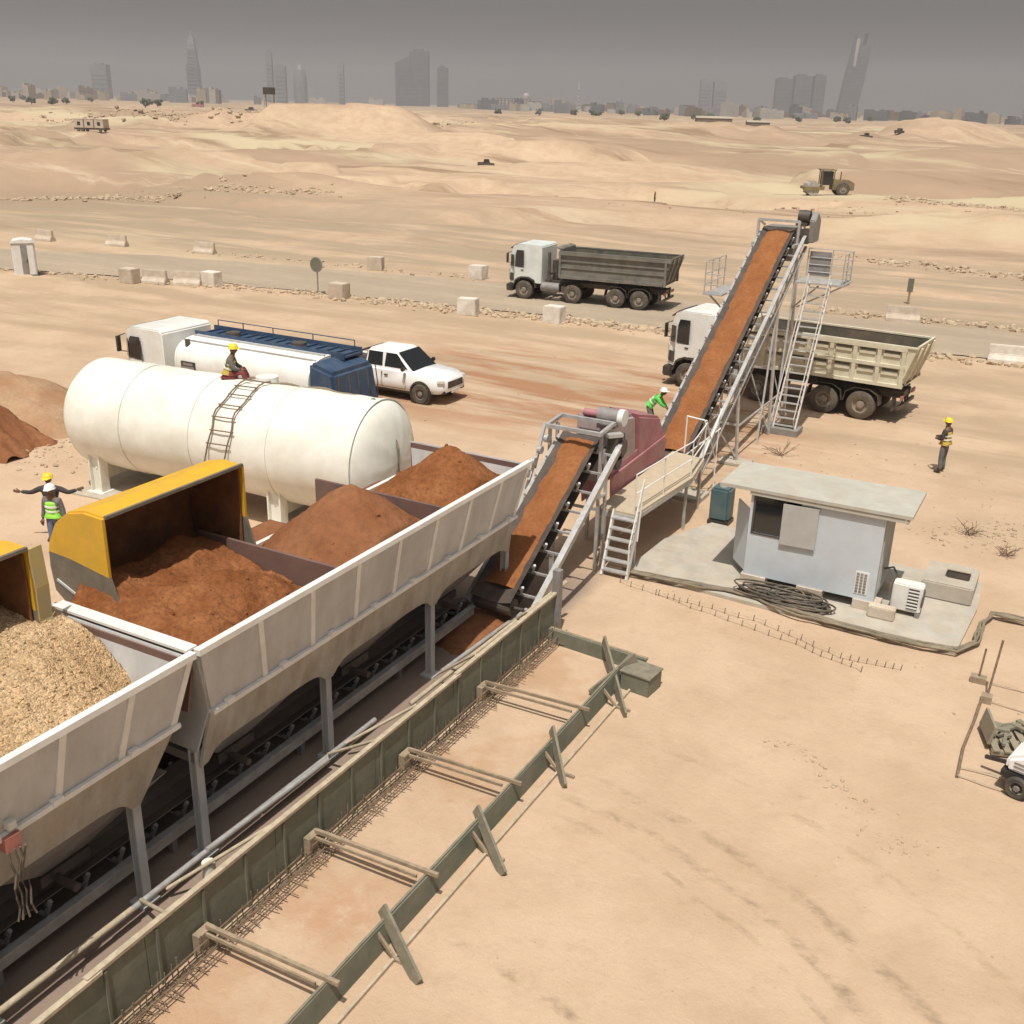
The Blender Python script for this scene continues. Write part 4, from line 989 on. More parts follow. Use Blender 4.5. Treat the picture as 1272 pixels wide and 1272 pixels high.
for s in (-1, 1):
    m = MB(); m.span((-2.58, s*.87-.05, 1.12), (-.95, s*.87+.05, 1.23)); B(m, 'bed_rail', M['carwhite'] if s > 0 else M['carwhite'], pu, bevel=.02)
m = MB(); m.span((-2.63, -.86, .7), (-2.56, .86, 1.22)); B(m, 'tailgate', M['carwhite'], pu, bevel=.02)
m = MB(); m.path([(-1.1, -.8, 1.2), (-1.14, -.72, 1.7), (-1.14, .72, 1.7), (-1.1, .8, 1.2)], .04); m.path([(-1.14, -.74, 1.6), (-2.0, -.84, 1.24)], .035); m.path([(-1.14, .74, 1.6), (-2.0, .84, 1.24)], .035); B(m, 'roll_bar', M['black'], pu, smooth=60)
m = MB(); top = [(-.80, .70), (.35, .70)]
m.hexa([(-.98, -.87, 1.06), (1.42, -.87, 1.06), (1.42, .87, 1.06), (-.98, .87, 1.06)], [(-.88, -.70, 1.84), (.50, -.70, 1.86), (.50, .70, 1.86), (-.88, .70, 1.84)])
B(m, 'cabin', M['carwhite'], pu, bevel=.09, smooth=50)
m = MB(); m.hexa([(1.33, -.78, 1.12), (1.33, .78, 1.12), (.56, .66, 1.79), (.56, -.66, 1.79)], [(1.37, -.78, 1.15), (1.37, .78, 1.15), (.59, .66, 1.815), (.59, -.66, 1.815)]); B(m, 'windscreen', M['glass'], pu)
m = MB(); m.hexa([(-.97, -.7, 1.26), (-.97, .7, 1.26), (-.90, .6, 1.76), (-.90, -.6, 1.76)], [(-1.0, -.7, 1.26), (-1.0, .7, 1.26), (-.93, .6, 1.76), (-.93, -.6, 1.76)]); B(m, 'rear_window', M['glass'], pu)
for s in (-1, 1):
    def sy(z, o=.012): return s*(.87-(z-1.06)*.17/.78+o)
    for (xa, xb, xc, xd) in ((-.82, -.10, -.13, -.78), (.0, 1.06, .50, .03)):
        m = MB(); lo, hi = 1.24, 1.75
        m.hexa([(xa, sy(lo, -.02), lo), (xb, sy(lo, -.02), lo), (xc, sy(hi, -.02), hi), (xd, sy(hi, -.02), hi)], [(xa, sy(lo), lo), (xb, sy(lo), lo), (xc, sy(hi), hi), (xd, sy(hi), hi)])
        B(m, 'side_window', M['glass'], pu)
    for (xa, xb) in ((-.93, -.1), (-.07, 1.0)):
        m = MB(); m.span((xa, s*.935-.005, .48), (xa+.014, s*.935+.006, 1.05)); m.span((xb, s*.935-.005, .48), (xb+.014, s*.935+.006, 1.05)); m.span((xa, s*.935-.005, .47), (xb, s*.935+.006, .485)); d = B(m, 'door_gap', M['black'], pu)
        m = MB(); m.box((xa+.2, s*.955, .95), (.16, .04, .04)); B(m, 'handle', M['black'], pu)
    m = MB(); m.box((1.0, s*1.06, 1.28), (.12, .2, .15)); B(m, 'mirror', M['black'], pu, bevel=.03)
    for x in (-1.75, 1.68):
        wheel(pu, x, s*.83, .385, .26)
        m = MB(); m.lathe([(.44, -.02), (.48, -.02), (.48, .03), (.44, .03)], (x, s*.915, .41), 'Y', 28); B(m, 'wheel_arch', M['black'], pu, smooth=40)
        m = MB(); m.lathe([(0, -.015), (.44, -.015), (.44, .012), (0, .012)], (x, s*.915, .40), 'Y', 28); B(m, 'arch_gap', M['black'], pu)
    m = MB(); m.hexa([(2.36, s*.60, .80), (2.68, s*.50, .70), (2.68, s*.50, .76), (2.36, s*.60, .86)], [(2.30, s*.93, .80), (2.42, s*.86, .74), (2.42, s*.86, .86), (2.28, s*.93, .88)]) if False else m.box((2.50, s*.74, .93), (.28, .24, .12), rz=-s*.5)
    B(m, 'headlight', M['lampglass'], pu, bevel=.02)
    m = MB(); m.box((2.58, s*.62, .52), (.14, .22, .14)); B(m, 'fog_lamp_recess', M['black'], pu, bevel=.02)
m = MB(); m.box((2.67, 0, .78), (.06, 1.05, .26)); B(m, 'grille', M['black'], pu, bevel=.02)
m = MB(); m.box((2.68, 0, .5), (.05, .5, .12)); B(m, 'number_plate', M['acwhite'], pu)
m = MB(); m.span((-1.3, -.8, .3), (1.25, .8, .42)); B(m, 'underbody', M['black'], pu)

# ------------------------------------------------------------------ control cabin
cb = thing('control_cabin', 'pale blue grey control cabin with an overhanging flat roof on the pad', 'cabin', (-4.5, 23.7, 0))
x0, x1, y0, y1, z0, z1 = -6.0, -2.95, 22.95, 24.65, .32, 2.45
m = MB(); t_ = .06
m.span((x0, y0, z0), (x1, y0+t_, 1.42)); m.span((-4.82, y0, 1.42), (x1, y0+t_, z1)); m.span((x0, y0, 1.42), (-5.93, y0+t_, z1)); m.span((-5.93, y0, 2.33), (-4.82, y0+t_, z1))
m.span((x0, y1-t_, z0), (x1, y1, z1)); m.span((x0, y0+t_, z0), (x0+t_, y1-t_, z1)); m.span((x1-t_, y0+t_, z0), (x1, y1-t_, z1))
m.span((x0, y0+t_, z0), (x1, y1-t_, z0+.05)); m.build('wall', M['cabinwall'], cb)
m = MB(); m.prism([(x0-.75, z1+.0), (x1+.55, z1+.02), (x1+.55, z1+.10), (x0-.75, z1+.08)], y0-.10, y1+.1); rf_ = m.build('roof', M['cabinroof'], cb)
m = MB(); m.span((x0-.02, y0-.08, z1-.09), (x1+.4, y0-.03, z1+.0)); m.build('fascia', M['cabinroof'], cb); m = MB(); m.span((x1+.42, y0-.08, z1-.10), (x1+.48, y1+.05, z1+.0)); m.build('fascia', M['cabinroof'], cb)
wn = MB(); wn.span((-5.93, y0-.015, 1.42), (-5.88, y0+.06, 2.33)); wn.span((-5.2, y0-.015, 1.42), (-5.15, y0+.06, 2.33)); wn.span((-5.93, y0-.015, 1.38), (-4.82, y0+.06, 1.42)); wn = wn.build('window', M['steeldark'], cb)
m = MB(); m.span((-5.88, y0+.02, 1.42), (-5.2, y0+.03, 2.33)); m.build('pane', M['paneglass'] if 'paneglass' in M else M['glass'], wn)
m = MB(); m.hexa([(-5.22, y0-.07, 1.28), (-4.4, y0-.07, 1.30), (-4.4, y0-.03, 1.30), (-5.22, y0-.03, 1.28)], [(-5.22, y0-.07, 2.28), (-4.4, y0-.07, 2.3), (-4.4, y0-.03, 2.3), (-5.22, y0-.03, 2.28)]); m.build('shutter', M['cabinside'], cb)
m = MB(); m.span((-3.42, y0-.012, .45), (-3.12, y0+.01, 1.0))
m.build('vent', M['acwhite'], cb)
m = MB()
for k in range(3):
    for j in range(7): m.span((-3.39+k*.085, y0-.02, .48+j*.072), (-3.33+k*.085, y0-.008, .53+j*.072))
m.build('vent_slots', M['steelgrey'], cb)
m = MB()
for k in range(9): m.span((x1+.005, y0+.15+k*.16, .5), (x1+.025, y0+.2+k*.16, 2.3))
m.build('side_battens', M['cabinside'], cb)
m = MB(); m.span((-5.8, y0+.1, z0+.06), (-4.9, y0+.6, 1.1)); m.box((-5.6, y0+.4, 1.4), (.35, .3, .5)); m.build('desk', M['acwhite'], cb)
m = MB(); m.hexa([(x0-.03, y0+.2, z0), (x0-.06, y0+.2, z0), (x0-.5, y0+.75, z0), (x0-.47, y0+.77, z0)], [(x0-.03, y0+.2, 1.9), (x0-.06, y0+.2, 1.9), (x0-.5, y0+.75, 1.9), (x0-.47, y0+.77, 1.9)]); m.build('door', M['cabinwall'], cb)
for x in (-5.75, -4.4, -3.1):
    for ya_ in (y0-.05, y1-.4): MB().span((x-.3, ya_, .09), (x+.3, ya_+.4, .318)).build('foundation_block', M['block'], cb)
pad = MB(); pad.prism([(-8.7, 22.12), (-5.6, 21.95), (-1.0, 21.9), (-.85, 24.4), (-.9, 26.0), (-7.9, 26.3), (-8.6, 24.5)], -.02, .09, 'Z'); tag(pad.build('concrete_pad', M['concrete']), 'thin pale concrete pad under the control cabin', 'slab')
tag(MB().span((-3.0, 22.62, .09), (-2.42, 22.9, .36)).build('concrete_cube', M['block'], bevel=.02), 'grey concrete block at the front right corner of the cabin', 'block')
ac = thing('air_conditioner', 'outdoor air conditioner unit standing at the right end of the cabin', 'air conditioner', (-2.25, 23.35, .09))
m = MB(); m.span((-2.6, 23.1, .2), (-1.95, 23.45, .85)); m.build('casing', M['acwhite'], ac, bevel=.03)
m = MB(); m.span((-2.25, 23.085, .28), (-2.02, 23.1, .78)); m.build('side_grille', M['steeldark'], ac)
m = MB()
for k in range(6): m.span((-2.25, 23.07, .31+k*.08), (-2.02, 23.088, .34+k*.08))
m.build('louvre', M['acwhite'], ac)
m = MB(); m.lathe([(0, -.01), (.22, -.01), (.22, .01), (0, .01)], (-1.94, 23.28, .52), 'X', 24); m.build('fan', M['steeldark'], ac)
m = MB(); m.span((-2.6, 23.1, .09), (-2.5, 23.45, .2)); m.span((-2.05, 23.1, .09), (-1.95, 23.45, .2)); m.build('foot', M['steelgrey'], ac)
m = MB(); m.path([(-2.5, 23.4, .8), (-2.7, 23.5, 1.05), (-2.9, 23.4, 1.0)], .025); m.build('pipe', M['black'], ac)
tag(MB().span((-2.15, 24.4, .09), (-1.0, 25.75, .52)).build('concrete_plinth', M['concrete'], bevel=.03), 'low square concrete plinth right of the cabin', 'plinth')
ub_ = thing('utility_box', 'small grey box lying on the concrete plinth', 'box', (-1.45, 25.0, .52))
m = MB(); m.span((-1.65, 24.85, .52), (-1.15, 25.2, .72)); m.build('case', M['steeldark'], ub_, bevel=.02)
m = MB(); m.span((-1.67, 24.83, .72), (-1.13, 25.22, .745)); m.build('lid', M['concrete'], ub_)
# storage drum
dr = thing('plastic_drum', 'teal rectangular plastic drum left of the cabin', 'drum', (-7.75, 26.7, 0))
m = MB(); m.span((-8.05, 26.4, .12), (-7.5, 26.95, 1.06)); m.build('body', M['teal'], dr, bevel=.06, smooth=40)
m = MB(); m.span((-8.07, 26.38, .0), (-7.48, 26.97, .13)); m.build('base', M['black'], dr, bevel=.02)
m = MB(); m.lathe([(0, .07), (.1, .07), (.11, 0)], (-7.77, 26.68, 1.06), 'Z', 14); m.build('cap', M['cabinroof'], dr)
# cables
rnd = random.Random(5)
co = thing('cable_coil', 'messy coil of black cables in front of the cabin', 'cable', (-4.9, 22.4, .1))
for k in range(16):
    cx, cy = -4.8+rnd.uniform(-.35, .35), 22.40+rnd.uniform(-.12, .12); a_, b_ = rnd.uniform(.4, 1.05), rnd.uniform(.16, .40); pts = []
    ph = rnd.uniform(0, 6)
    for j in range(30):
        a = ph+j*2*PI/27; pts.append((cx+a_*math.cos(a)+.03*math.sin(3*a+k), cy+b_*math.sin(a), .12+.012*k+.025*math.sin(2*a+k)))
    MB().path(pts, .022).build('cable_loop', M['cable'], co, smooth=60)
def wobble(pts, n, amp, z, zamp=.01, seed=0):
    out = []
    for (a, b) in zip(pts, pts[1:]):
        for k in range(n):
            t = k/n; x, y = a[0]+(b[0]-a[0])*t, a[1]+(b[1]-a[1])*t
            out.append((x+amp*fbm(x+seed, y, .8, 2), y+amp*fbm(x, y+seed+5, .8, 2), z+zamp*abs(fbm(x, y+seed, .4, 2))))
    out.append((*pts[-1][:2], z)); return out
for i in range(4):
    o_ = .05*i
    pts = [(-8.7, 22.03-o_), (-7.1, 22.15-o_), (-5.7, 22.3-o_), (-4.3, 21.95-o_), (-2.6, 21.8-o_), (-1.6, 21.8-o_), (-1.0, 22.0-o_), (-.68+o_*.5, 22.5), (-.72+o_*.5, 23.5), (-.5, 24.2), (.3, 24.3-o_), (5, 24.0-o_*3)]
    tag(MB().path(wobble(pts, 8, .10, .14, .02, i*3), .03, 6).build('ground_cable', M['hose'], smooth=60), ['outermost', 'second', 'third', 'innermost'][i]+' sandy cable running round the front and right of the cabin pad', 'cable', 'cables round the cabin pad')
for i, pts in enumerate(([(-8.6, 21.5), (-6.3, 21.05), (-4.1, 20.6), (-2.6, 20.1)], [(-7.5, 21.3), (-5.2, 21.2), (-3.1, 20.5), (-1.9, 20.6)])):
    f_ = thing('string_fence', ('front' if i == 0 else 'rear')+' line of short rebar pegs with string before the cabin', 'fence', (pts[0][0], pts[0][1], 0))
    w_ = wobble(pts, 14, .10, .09, .02, 7*i)
    MB().path(w_, .008, 4).build('string', M['timberpale'], f_)
    m = MB()
    for q in w_[::2]: m.tube((q[0], q[1], 0), (q[0]+.02, q[1], .15), .010, 5)
    o_ = m.build('pegs', M['rebar'], f_); o_['kind'] = 'stuff'
# ------------------------------------------------------------------ casting bed formwork
fw = thing('formwork_wall', 'tall green ply form with pale timber top rail beside the bins', 'formwork', (-8.75, 11, 0))
y = 2.0; k = 0
while y < 18.2:
    y2 = min(y+2.44, 18.3); m = MB(); m.span((-8.80, y+.006, 0), (-8.775+.004*(k % 2), y2-.006, .93+.01*(k % 3))); m.build('ply_panel', M['ply'], fw); y = y2; k += 1
y = 2.2
while y < 18.2:
    m = MB(); m.span((-8.775, y-.02, .02), (-8.745, y+.02, .9)); m.build('stud', M['ply'], fw); y += .81
for a, b, z in ((2, 6.2, .95), (6.0, 10.3, .975), (10.2, 14.4, .95), (14.3, 18.35, .975)):
    m = MB(); m.beam((-8.79, a, z), (-8.79+.02, b, z), .085, .05); m.build('top_rail', M['timberpale'], fw)
m = MB(); m.beam((-8.62, 2, .06), (-8.62, 18.2, .06), .07, .08); m.build('sole_plate', M['timber'], fw)
m = MB(); m.span((-8.85, 18.32, 0), (-8.68, 18.48, 1.5)); m.build('end_post', M['steelgrey'], fw)
rb = thing('rebar_cage', 'rusty starter bars and long bars at the foot of the tall green form', 'rebar', (-8.55, 11, 0))
for i, (x, z) in enumerate(((-8.60, .16), (-8.52, .10), (-8.42, .07), (-8.58, .30), (-8.46, .22))):
    m = MB(); m.path([(x+.02*fbm(0, yy, 1, 2), yy, z+.02*fbm(3, yy, 1.3, 2)) for yy in np.linspace(2, 18.1, 50)], .010, 5); m.build('long_bar', M['rebar'], rb)
m = MB(); rnd = random.Random(11); y = 2.3
while y < 18.1:
    x = -8.58+rnd.uniform(-.02, .02); h = rnd.uniform(.18, .5); l = rnd.uniform(.12, .32)
    m.path([(x, y, 0), (x+rnd.uniform(-.03, .03), y+rnd.uniform(-.03, .03), h)], .009, 5)
    m.path([(x-.02, y+.05, .1), (x+l, y+.05+rnd.uniform(-.06, .06), .05+rnd.uniform(0, .06))], .009, 5)
    if rnd.random() < .4: m.path([(x, y, .1), (x+.2, y+.1, .3*rnd.random())], .008, 5)
    y += rnd.uniform(.09, .16)
o_ = m.build('starter_bars', M['rebar'], rb); o_['kind'] = 'stuff'
fr = thing('formwork_wall', 'low green board form braced by leaning planks', 'formwork', (-6.6, 11, 0))
ys_ = [2.0, 4.4, 6.8, 9.2, 11.6, 14.0, 16.4, 17.6]
for i, (a, b) in enumerate(zip(ys_, ys_[1:])):
    m = MB(); off = .01*(i % 2); m.hexa([(-6.68+off, a+.01, 0), (-6.63+off, a+.01, 0), (-6.63+off, b-.01, 0), (-6.68+off, b-.01, 0)], [(-6.72+off, a+.01, .40), (-6.67+off, a+.01, .40), (-6.67+off, b-.01, .40), (-6.72+off, b-.01, .40)]); m.build('board', M['ply'], fr)
m = MB(); m.beam((-6.70, 2, .415), (-6.70, 17.6, .415), .035, .03); m.build('top_rail', M['plank'], fr)
m = MB(); m.beam((-6.42, 2, .03), (-6.40, 17.0, .03), .04, .06); m.build('waler', M['timberpale'], fr)
y = 4.0
while y < 17:
    m = MB(); m.beam((-6.70, y, .35), (-6.38, y-.02, .03), .04, .05); m.span((-6.40, y-.03, 0), (-6.1, y+.02, .05)); m.build('peg', M['timber'], fr); y += 2.45
for i, (ax, ay, bx, by) in enumerate(((-6.78, 14.25, -6.12, 13.45), (-6.78, 11.65, -5.95, 11.05), (-6.78, 9.15, -5.9, 8.7), (-6.78, 6.7, -5.9, 6.3), (-7.35, 17.75, -6.1, 16.0), (-6.5, 17.4, -7.0, 16.4))):
    m = MB(); m.beam((ax, ay, .52), (bx, by, .03), .045, .20, (0, .25, 1)); m.build('brace', M['plank'], fr)
fe = thing('end_form', 'green board closing the far end of the sand bed', 'formwork', (-7.6, 17.9, 0))
m = MB(); m.beam((-8.7, 17.95, .16), (-6.4, 17.75, .16), .05, .32); m.build('board', M['ply'], fe); m = MB(); m.beam((-8.7, 18.02, .30), (-6.4, 17.82, .30), .07, .05); m.build('top_rail', M['timber'], fe)
eb = thing('form_box', 'dark green ply box at the right end of the low form', 'box', (-6.3, 17.2, 0))
m = MB(); m.box((-6.28, 17.2, .19), (.62, .55, .38), rz=-.1); m.build('box', M['ply'], eb, bevel=.01)
m = MB(); m.box((-6.28, 17.2, .395), (.66, .59, .03), rz=-.1); m.build('lid', M['plank'], eb)
lab = ['second cross timber from the bottom left, spanning the forms', 'third cross timber from the bottom left, spanning the forms', 'fourth cross timber from the bottom left, spanning the forms', 'farthest cross timber near the far end of the sand bed', 'nearest cross timber just past the bottom photo edge']
for i, (y, w_) in enumerate(((7.82, .055), (10.1, .055), (12.6, .04), (15.2, .035), (5.4, .055))):
    t = thing('cross_timber', lab[i], 'timber', (-7.6, y, .4), group='timbers spanning the two forms')
    m = MB(); m.beam((-8.66, y-.03, .42), (-6.5, y+.02, .47), w_, .06); m.build('upper_batten', M['timber'], t)
    m = MB(); m.beam((-8.66, y-.09, .34), (-6.82, y-.05, .37), .03, .05); m.build('lower_batten', M['timber'], t)
    m = MB(); m.span((-8.745, y-.22, .0), (-8.62, y+.06, .38)); m.build('packer', M['timber'], t)
# scaffold pipes and timbers between the legs and the tall form
pipes = [((-9.92, 2.0, .35), (-9.86, 7.6, .30), 'pale pipe lying along the near bin legs'), ((-9.84, 9.0, .32), (-9.80, 11.8, .26), 'short bright pipe between the second pair of bin legs'),
         ((-9.88, 7.2, .28), (-9.9, 13.3, .2), 'long dull pipe lying beneath the middle bin'), ((-9.6, 14.0, .25), (-8.85, 19.0, .95), 'pale pole resting on the far end of the tall green form'),
         ((-9.8, 15.4, .2), (-9.6, 18.6, .25), 'thin dull pipe beneath the farthest bin')]
for a, b, l in pipes: tag(MB().tube(a, b, .045, 10).build('scaffold_pipe', M['timberpale' if 'pale' in l else 'alu'], smooth=50), l, 'pipe', 'pipes beside the bin legs')
struts = [((-9.85, 7.75, .35), (-8.8, 7.25, 1.0)), ((-9.85, 11.9, .3), (-8.8, 11.75, 1.0)), ((-9.85, 8.2, .2), (-8.85, 9.4, .92)), ((-9.8, 12.3, .3), (-8.85, 13.1, .95)), ((-9.7, 15.2, .3), (-8.85, 15.1, 1.0)), ((-9.6, 17.3, .3), (-8.85, 17.2, 1.0))]
for i, (a, b) in enumerate(struts):
    tag(MB().tube(a, b, .028, 8).build('strut', M['timberpale'], smooth=50), ['thick pale strut from the near bin leg to the tall form', 'pale strut from the third bin leg to the tall form', 'thin slanting strut between the first two bin legs', 'thin slanting strut beyond the third bin leg', 'pale strut near the fourth bin leg', 'farthest pale strut near the conveyor foot'][i], 'strut', 'struts propping the tall form')
tag(MB().tube((-9.54, 8.73, 0), (-9.54, 8.73, .42), .10, 14).build('pipe_stub', M['tank'], smooth=50), 'short white upright pipe stub beside the second bin leg', 'pipe')
# ------------------------------------------------------------------ people (local: facing +Y)
def skin_mesh(name, verts, edges, radii, mtl, sub=1, extra=None):
    me = bpy.data.meshes.new(name); me.from_pydata([tuple(v) for v in verts], edges, [])
    o = bpy.data.objects.new(name, me); col.objects.link(o)
    md = o.modifiers.new('s', 'SKIN'); sd = me.skin_vertices[0].data
    for i, r in enumerate(radii):
        sd[i].radius = (r, r) if not isinstance(r, tuple) else r
        sd[i].use_root = (i == 0)
    md.use_smooth_shade = True
    ss = o.modifiers.new('u', 'SUBSURF'); ss.levels = sub; ss.render_levels = sub
    dg = bpy.context.evaluated_depsgraph_get(); dg.update()
    nm = bpy.data.meshes.new_from_object(o.evaluated_get(dg))
    bpy.data.objects.remove(o); nm.name = name
    if extra:
        bm = bmesh.new(); bm.from_mesh(nm); extra(bm); bm.to_mesh(nm); bm.free()
    nm.materials.clear(); nm.materials.append(mtl)
    for p in nm.polygons: p.use_smooth = True
    o2 = bpy.data.objects.new(name, nm); col.objects.link(o2)
    return o2
STAND = dict(pel=(0, 0, .95), spi=(0, .0, 1.12), che=(0, .01, 1.34), nec=(0, .01, 1.49), hea=(0, .02, 1.63),
             sl=(-.19, 0, 1.42), el=(-.25, -.02, 1.14), wl=(-.25, .08, .90), sr=(.19, 0, 1.42), er=(.25, -.02, 1.14), wr=(.25, .08, .90),
             hl=(-.09, 0, .90), kl=(-.11, .02, .49), al=(-.12, -.02, .08), hr=(.09, 0, .90), kr=(.11, .03, .49), ar=(.13, 0, .08), ft=(0, 1))
def person(loc, rz, label, pose, shirt, trousers, vest, helmet, group=None, sleeves=True):
    p = {k: V3(v) if len(v) == 3 else v for k, v in {**STAND, **pose}.items()}
    t = thing('person', label, 'person', loc, rz, group)
    # body
    ks = ['pel', 'spi', 'che', 'nec', 'hea', 'sl', 'el', 'wl', 'sr', 'er', 'wr', 'hl', 'kl', 'al', 'hr', 'kr', 'ar']
    vs = [p[k] for k in ks]; ix = {k: i for i, k in enumerate(ks)}
    E_ = [('pel', 'spi'), ('spi', 'che'), ('che', 'nec'), ('nec', 'hea'), ('che', 'sl'), ('sl', 'el'), ('el', 'wl'), ('che', 'sr'), ('sr', 'er'), ('er', 'wr'),
          ('pel', 'hl'), ('hl', 'kl'), ('kl', 'al'), ('pel', 'hr'), ('hr', 'kr'), ('kr', 'ar')]
    rad = dict(pel=(.14, .11), spi=(.13, .10), che=(.16, .11), nec=.06, hea=.085, sl=.065, el=.045, wl=.03, sr=.065, er=.045, wr=.03, hl=.09, kl=.06, al=.045, hr=.09, kr=.06, ar=.045)
    fwd = V3((p['ft'][0], p['ft'][1], 0)).normalized()
    E_ = [(ix[a], ix[b]) for a, b in E_]; rr = [rad[k] for k in ks]
    for a in ('al', 'ar'):
        vs.append(p[a]+fwd*.17+V3((0, 0, -.035))); E_.append((ix[a], len(vs)-1)); rr.append(.035)
    hd_ = p['hea']
    def extra(bm):
        def sph(c, s, r_): 
            q = bmesh.ops.create_icosphere(bm, subdivisions=2, radius=1)
            for v in q['verts']: v.co = V3((v.co.x*s[0], v.co.y*s[1], v.co.z*s[2]))*r_+c
        sph(hd_+V3((0, 0, .04)), (.78, .95, 1.15), .105)
        sph(hd_+V3((0, .10, .02)), (.5, .9, .9), .022)        # nose
        for s in (-1, 1):
            sph(hd_+V3((s*.082, 0, .02)), (.4, .8, 1.2), .028); sph(hd_+V3((s*.034, .088, .045)), (1.2, .6, .7), .013)
        sph(hd_+V3((0, .088, -.035)), (1.8, .6, .5), .014)
        for wk, ek in (('wl', 'el'), ('wr', 'er')):
            d = (p[wk]-p[ek]).normalized(); side = d.cross(V3((0, 1, 0)));
            if side.length < .2: side = d.cross(V3((1, 0, 0)))
            side.normalize(); nrm = side.cross(d)
            sph(p[wk]+d*.07, (1, 1, 1), .001)
            mbx = MB(); mbx.bm.free(); mbx.bm = bm
            mbx.beam(p[wk], p[wk]+d*.10, .075, .03, nrm)
            for f in range(4):
                o_ = (f-1.5)*.019; ln = (.065, .078, .072, .058)[f]
                a = p[wk]+d*.09+side*o_; b = a+d*ln*.55-nrm*.008; c = b+d*ln*.4-nrm*.025
                mbx.path([a, b, c], .009, 6)
            a = p[wk]+d*.03+side*.035; mbx.path([a, a+side*.028+d*.03, a+side*.03+d*.062-nrm*.012], .010, 6)
    b = skin_mesh('body', vs, E_, rr, M['skin'], 1, extra); b.parent = t
    def cl(name, keys, edges, radd, mtl, sub=1):
        vv = [p[k] if isinstance(k, str) else k for k in keys]
        o = skin_mesh(name, vv, edges, radd, mtl, sub); o.parent = t; return o
    # shirt
    wl = p['el'].lerp(p['wl'], .9 if sleeves else .05); wr = p['er'].lerp(p['wr'], .9 if sleeves else .05)
    cl('shirt', ['spi', 'pel', 'che', p['che'].lerp(p['nec'], .55), 'sl', 'el', wl, 'sr', 'er', wr], [(0, 1), (0, 2), (2, 3), (2, 4), (4, 5), (5, 6), (2, 7), (7, 8), (8, 9)],
       [(.155, .12), (.15, .125), (.185, .13), .085, .085, .064, .05, .085, .064, .05], shirt)
    cl('trousers', ['pel', p['pel'].lerp(p['spi'], .4), 'hl', 'kl', p['kl'].lerp(p['al'], .92), 'hr', 'kr', p['kr'].lerp(p['ar'], .92)], [(0, 1), (0, 2), (2, 3), (3, 4), (0, 5), (5, 6), (6, 7)],
       [(.16, .13), (.15, .12), .11, .082, .066, .11, .082, .066], trousers)
    for a in ('al', 'ar'):
        q = p[a]; cl('boot', [q, q+fwd*.10+V3((0, 0, -.03)), q+fwd*.20+V3((0, 0, -.035)), q+V3((0, 0, .08))], [(0, 1), (1, 2), (0, 3)], [.058, .052, .04, .055], M['boot'])
    if vest:
        v = cl('vest', ['spi', p['pel'].lerp(p['spi'], .25), 'che', p['che'].lerp(p['nec'], .35)], [(0, 1), (0, 2), (2, 3)], [(.185, .145), (.185, .15), (.215, .155), .12], vest)
        m = MB(); ax = (p['che']-p['spi']).normalized()
        for q, rx in ((p['spi'].lerp(p['che'], .05), .19), (p['spi'].lerp(p['che'], .6), .195)):
            u = ax.cross(V3((0, 1, 0)));
            if u.length < .3: u = V3((1, 0, 0))
            u.normalize(); w_ = ax.cross(u); N_ = 20
            ring = [q+u*math.cos(2*PI*k/N_)*rx+w_*math.sin(2*PI*k/N_)*rx*.80 for k in range(N_)]
            m.hexa([r_-ax*.022 for r_ in ring], [r_+ax*.022 for r_ in ring])
        o = m.build('reflective_band', M['reflect'], t, world=False, smooth=60); o.parent = v
    m = MB(); hc = p['hea']+V3((0, 0, .065))
    m.lathe([(.135, 0), (.137, .012), (.128, .02), (.124, .06), (.10, .105), (.05, .132), (0, .138)], hc, 'Z', 20)
    m.hexa([hc+V3((x, y, 0)) for x, y in ((-.10, .09), (.10, .09), (.06, .19), (-.06, .19))], [hc+V3((x, y, .014)) for x, y in ((-.10, .09), (.10, .09), (.06, .185), (-.06, .185))])
    m.beam(hc+V3((0, -.09, .10)), hc+V3((0, .09, .10)), .03, .07)
    m.build('helmet', helmet, t, world=False, smooth=50)
    return t
S = 1.0
person((-21.35, 15.75, 0), R(200), 'person in white helmet and lime vest standing behind the right yellow hood', dict(wl=(-.30, .02, .86), wr=(.30, .02, .86)),
       M['greycloth'], M['jeans'], M['hivis'], M['helmW'])
person((-22.05, 16.25, 0), R(208), 'person in yellow helmet with both arms held out, behind the white helmet', dict(sl=(-.2, 0, 1.43), el=(-.48, .03, 1.32), wl=(-.74, .06, 1.42), er=(.46, .05, 1.30), wr=(.72, .1, 1.34)),
       M['darkcloth'], M['darkcloth'], None, M['helmY'])
# seated on the tank top
person((-19.9, 20.8, 2.98), R(-60), 'person in yellow helmet sitting on top of the white water tank', dict(pel=(0, -.05, .78), spi=(0, -.02, .95), che=(0, .06, 1.15), nec=(0, .10, 1.28), hea=(0, .14, 1.41), sl=(-.19, .06, 1.22), sr=(.19, .06, 1.22),
       el=(-.24, .14, .98), er=(.24, .14, .98), wl=(-.12, .34, .92), wr=(.12, .34, .92), hl=(-.09, -.03, .76), hr=(.09, -.03, .76), kl=(-.16, .36, .90), kr=(.16, .36, .88), al=(-.14, .50, .52), ar=(.15, .50, .50)),
       M['greycloth'], M['redcloth'], M['orangevest'], M['helmY'])
person((-12.75, 33.9, 0), R(-80), 'person in bright green vest bending beside the long conveyor tail', dict(pel=(0, -.1, .92), spi=(0, .0, 1.06), che=(0, .18, 1.22), nec=(0, .28, 1.32), hea=(0, .38, 1.42), sl=(-.19, .2, 1.28), sr=(.19, .2, 1.28), el=(-.24, .32, 1.04), er=(.24, .36, 1.06), wl=(-.15, .5, .9), wr=(.15, .52, .95), hl=(-.09, -.1, .88), hr=(.09, -.1, .88)),
       M['hivisgreen'], M['greycloth'], M['hivisgreen'], M['helmW'])
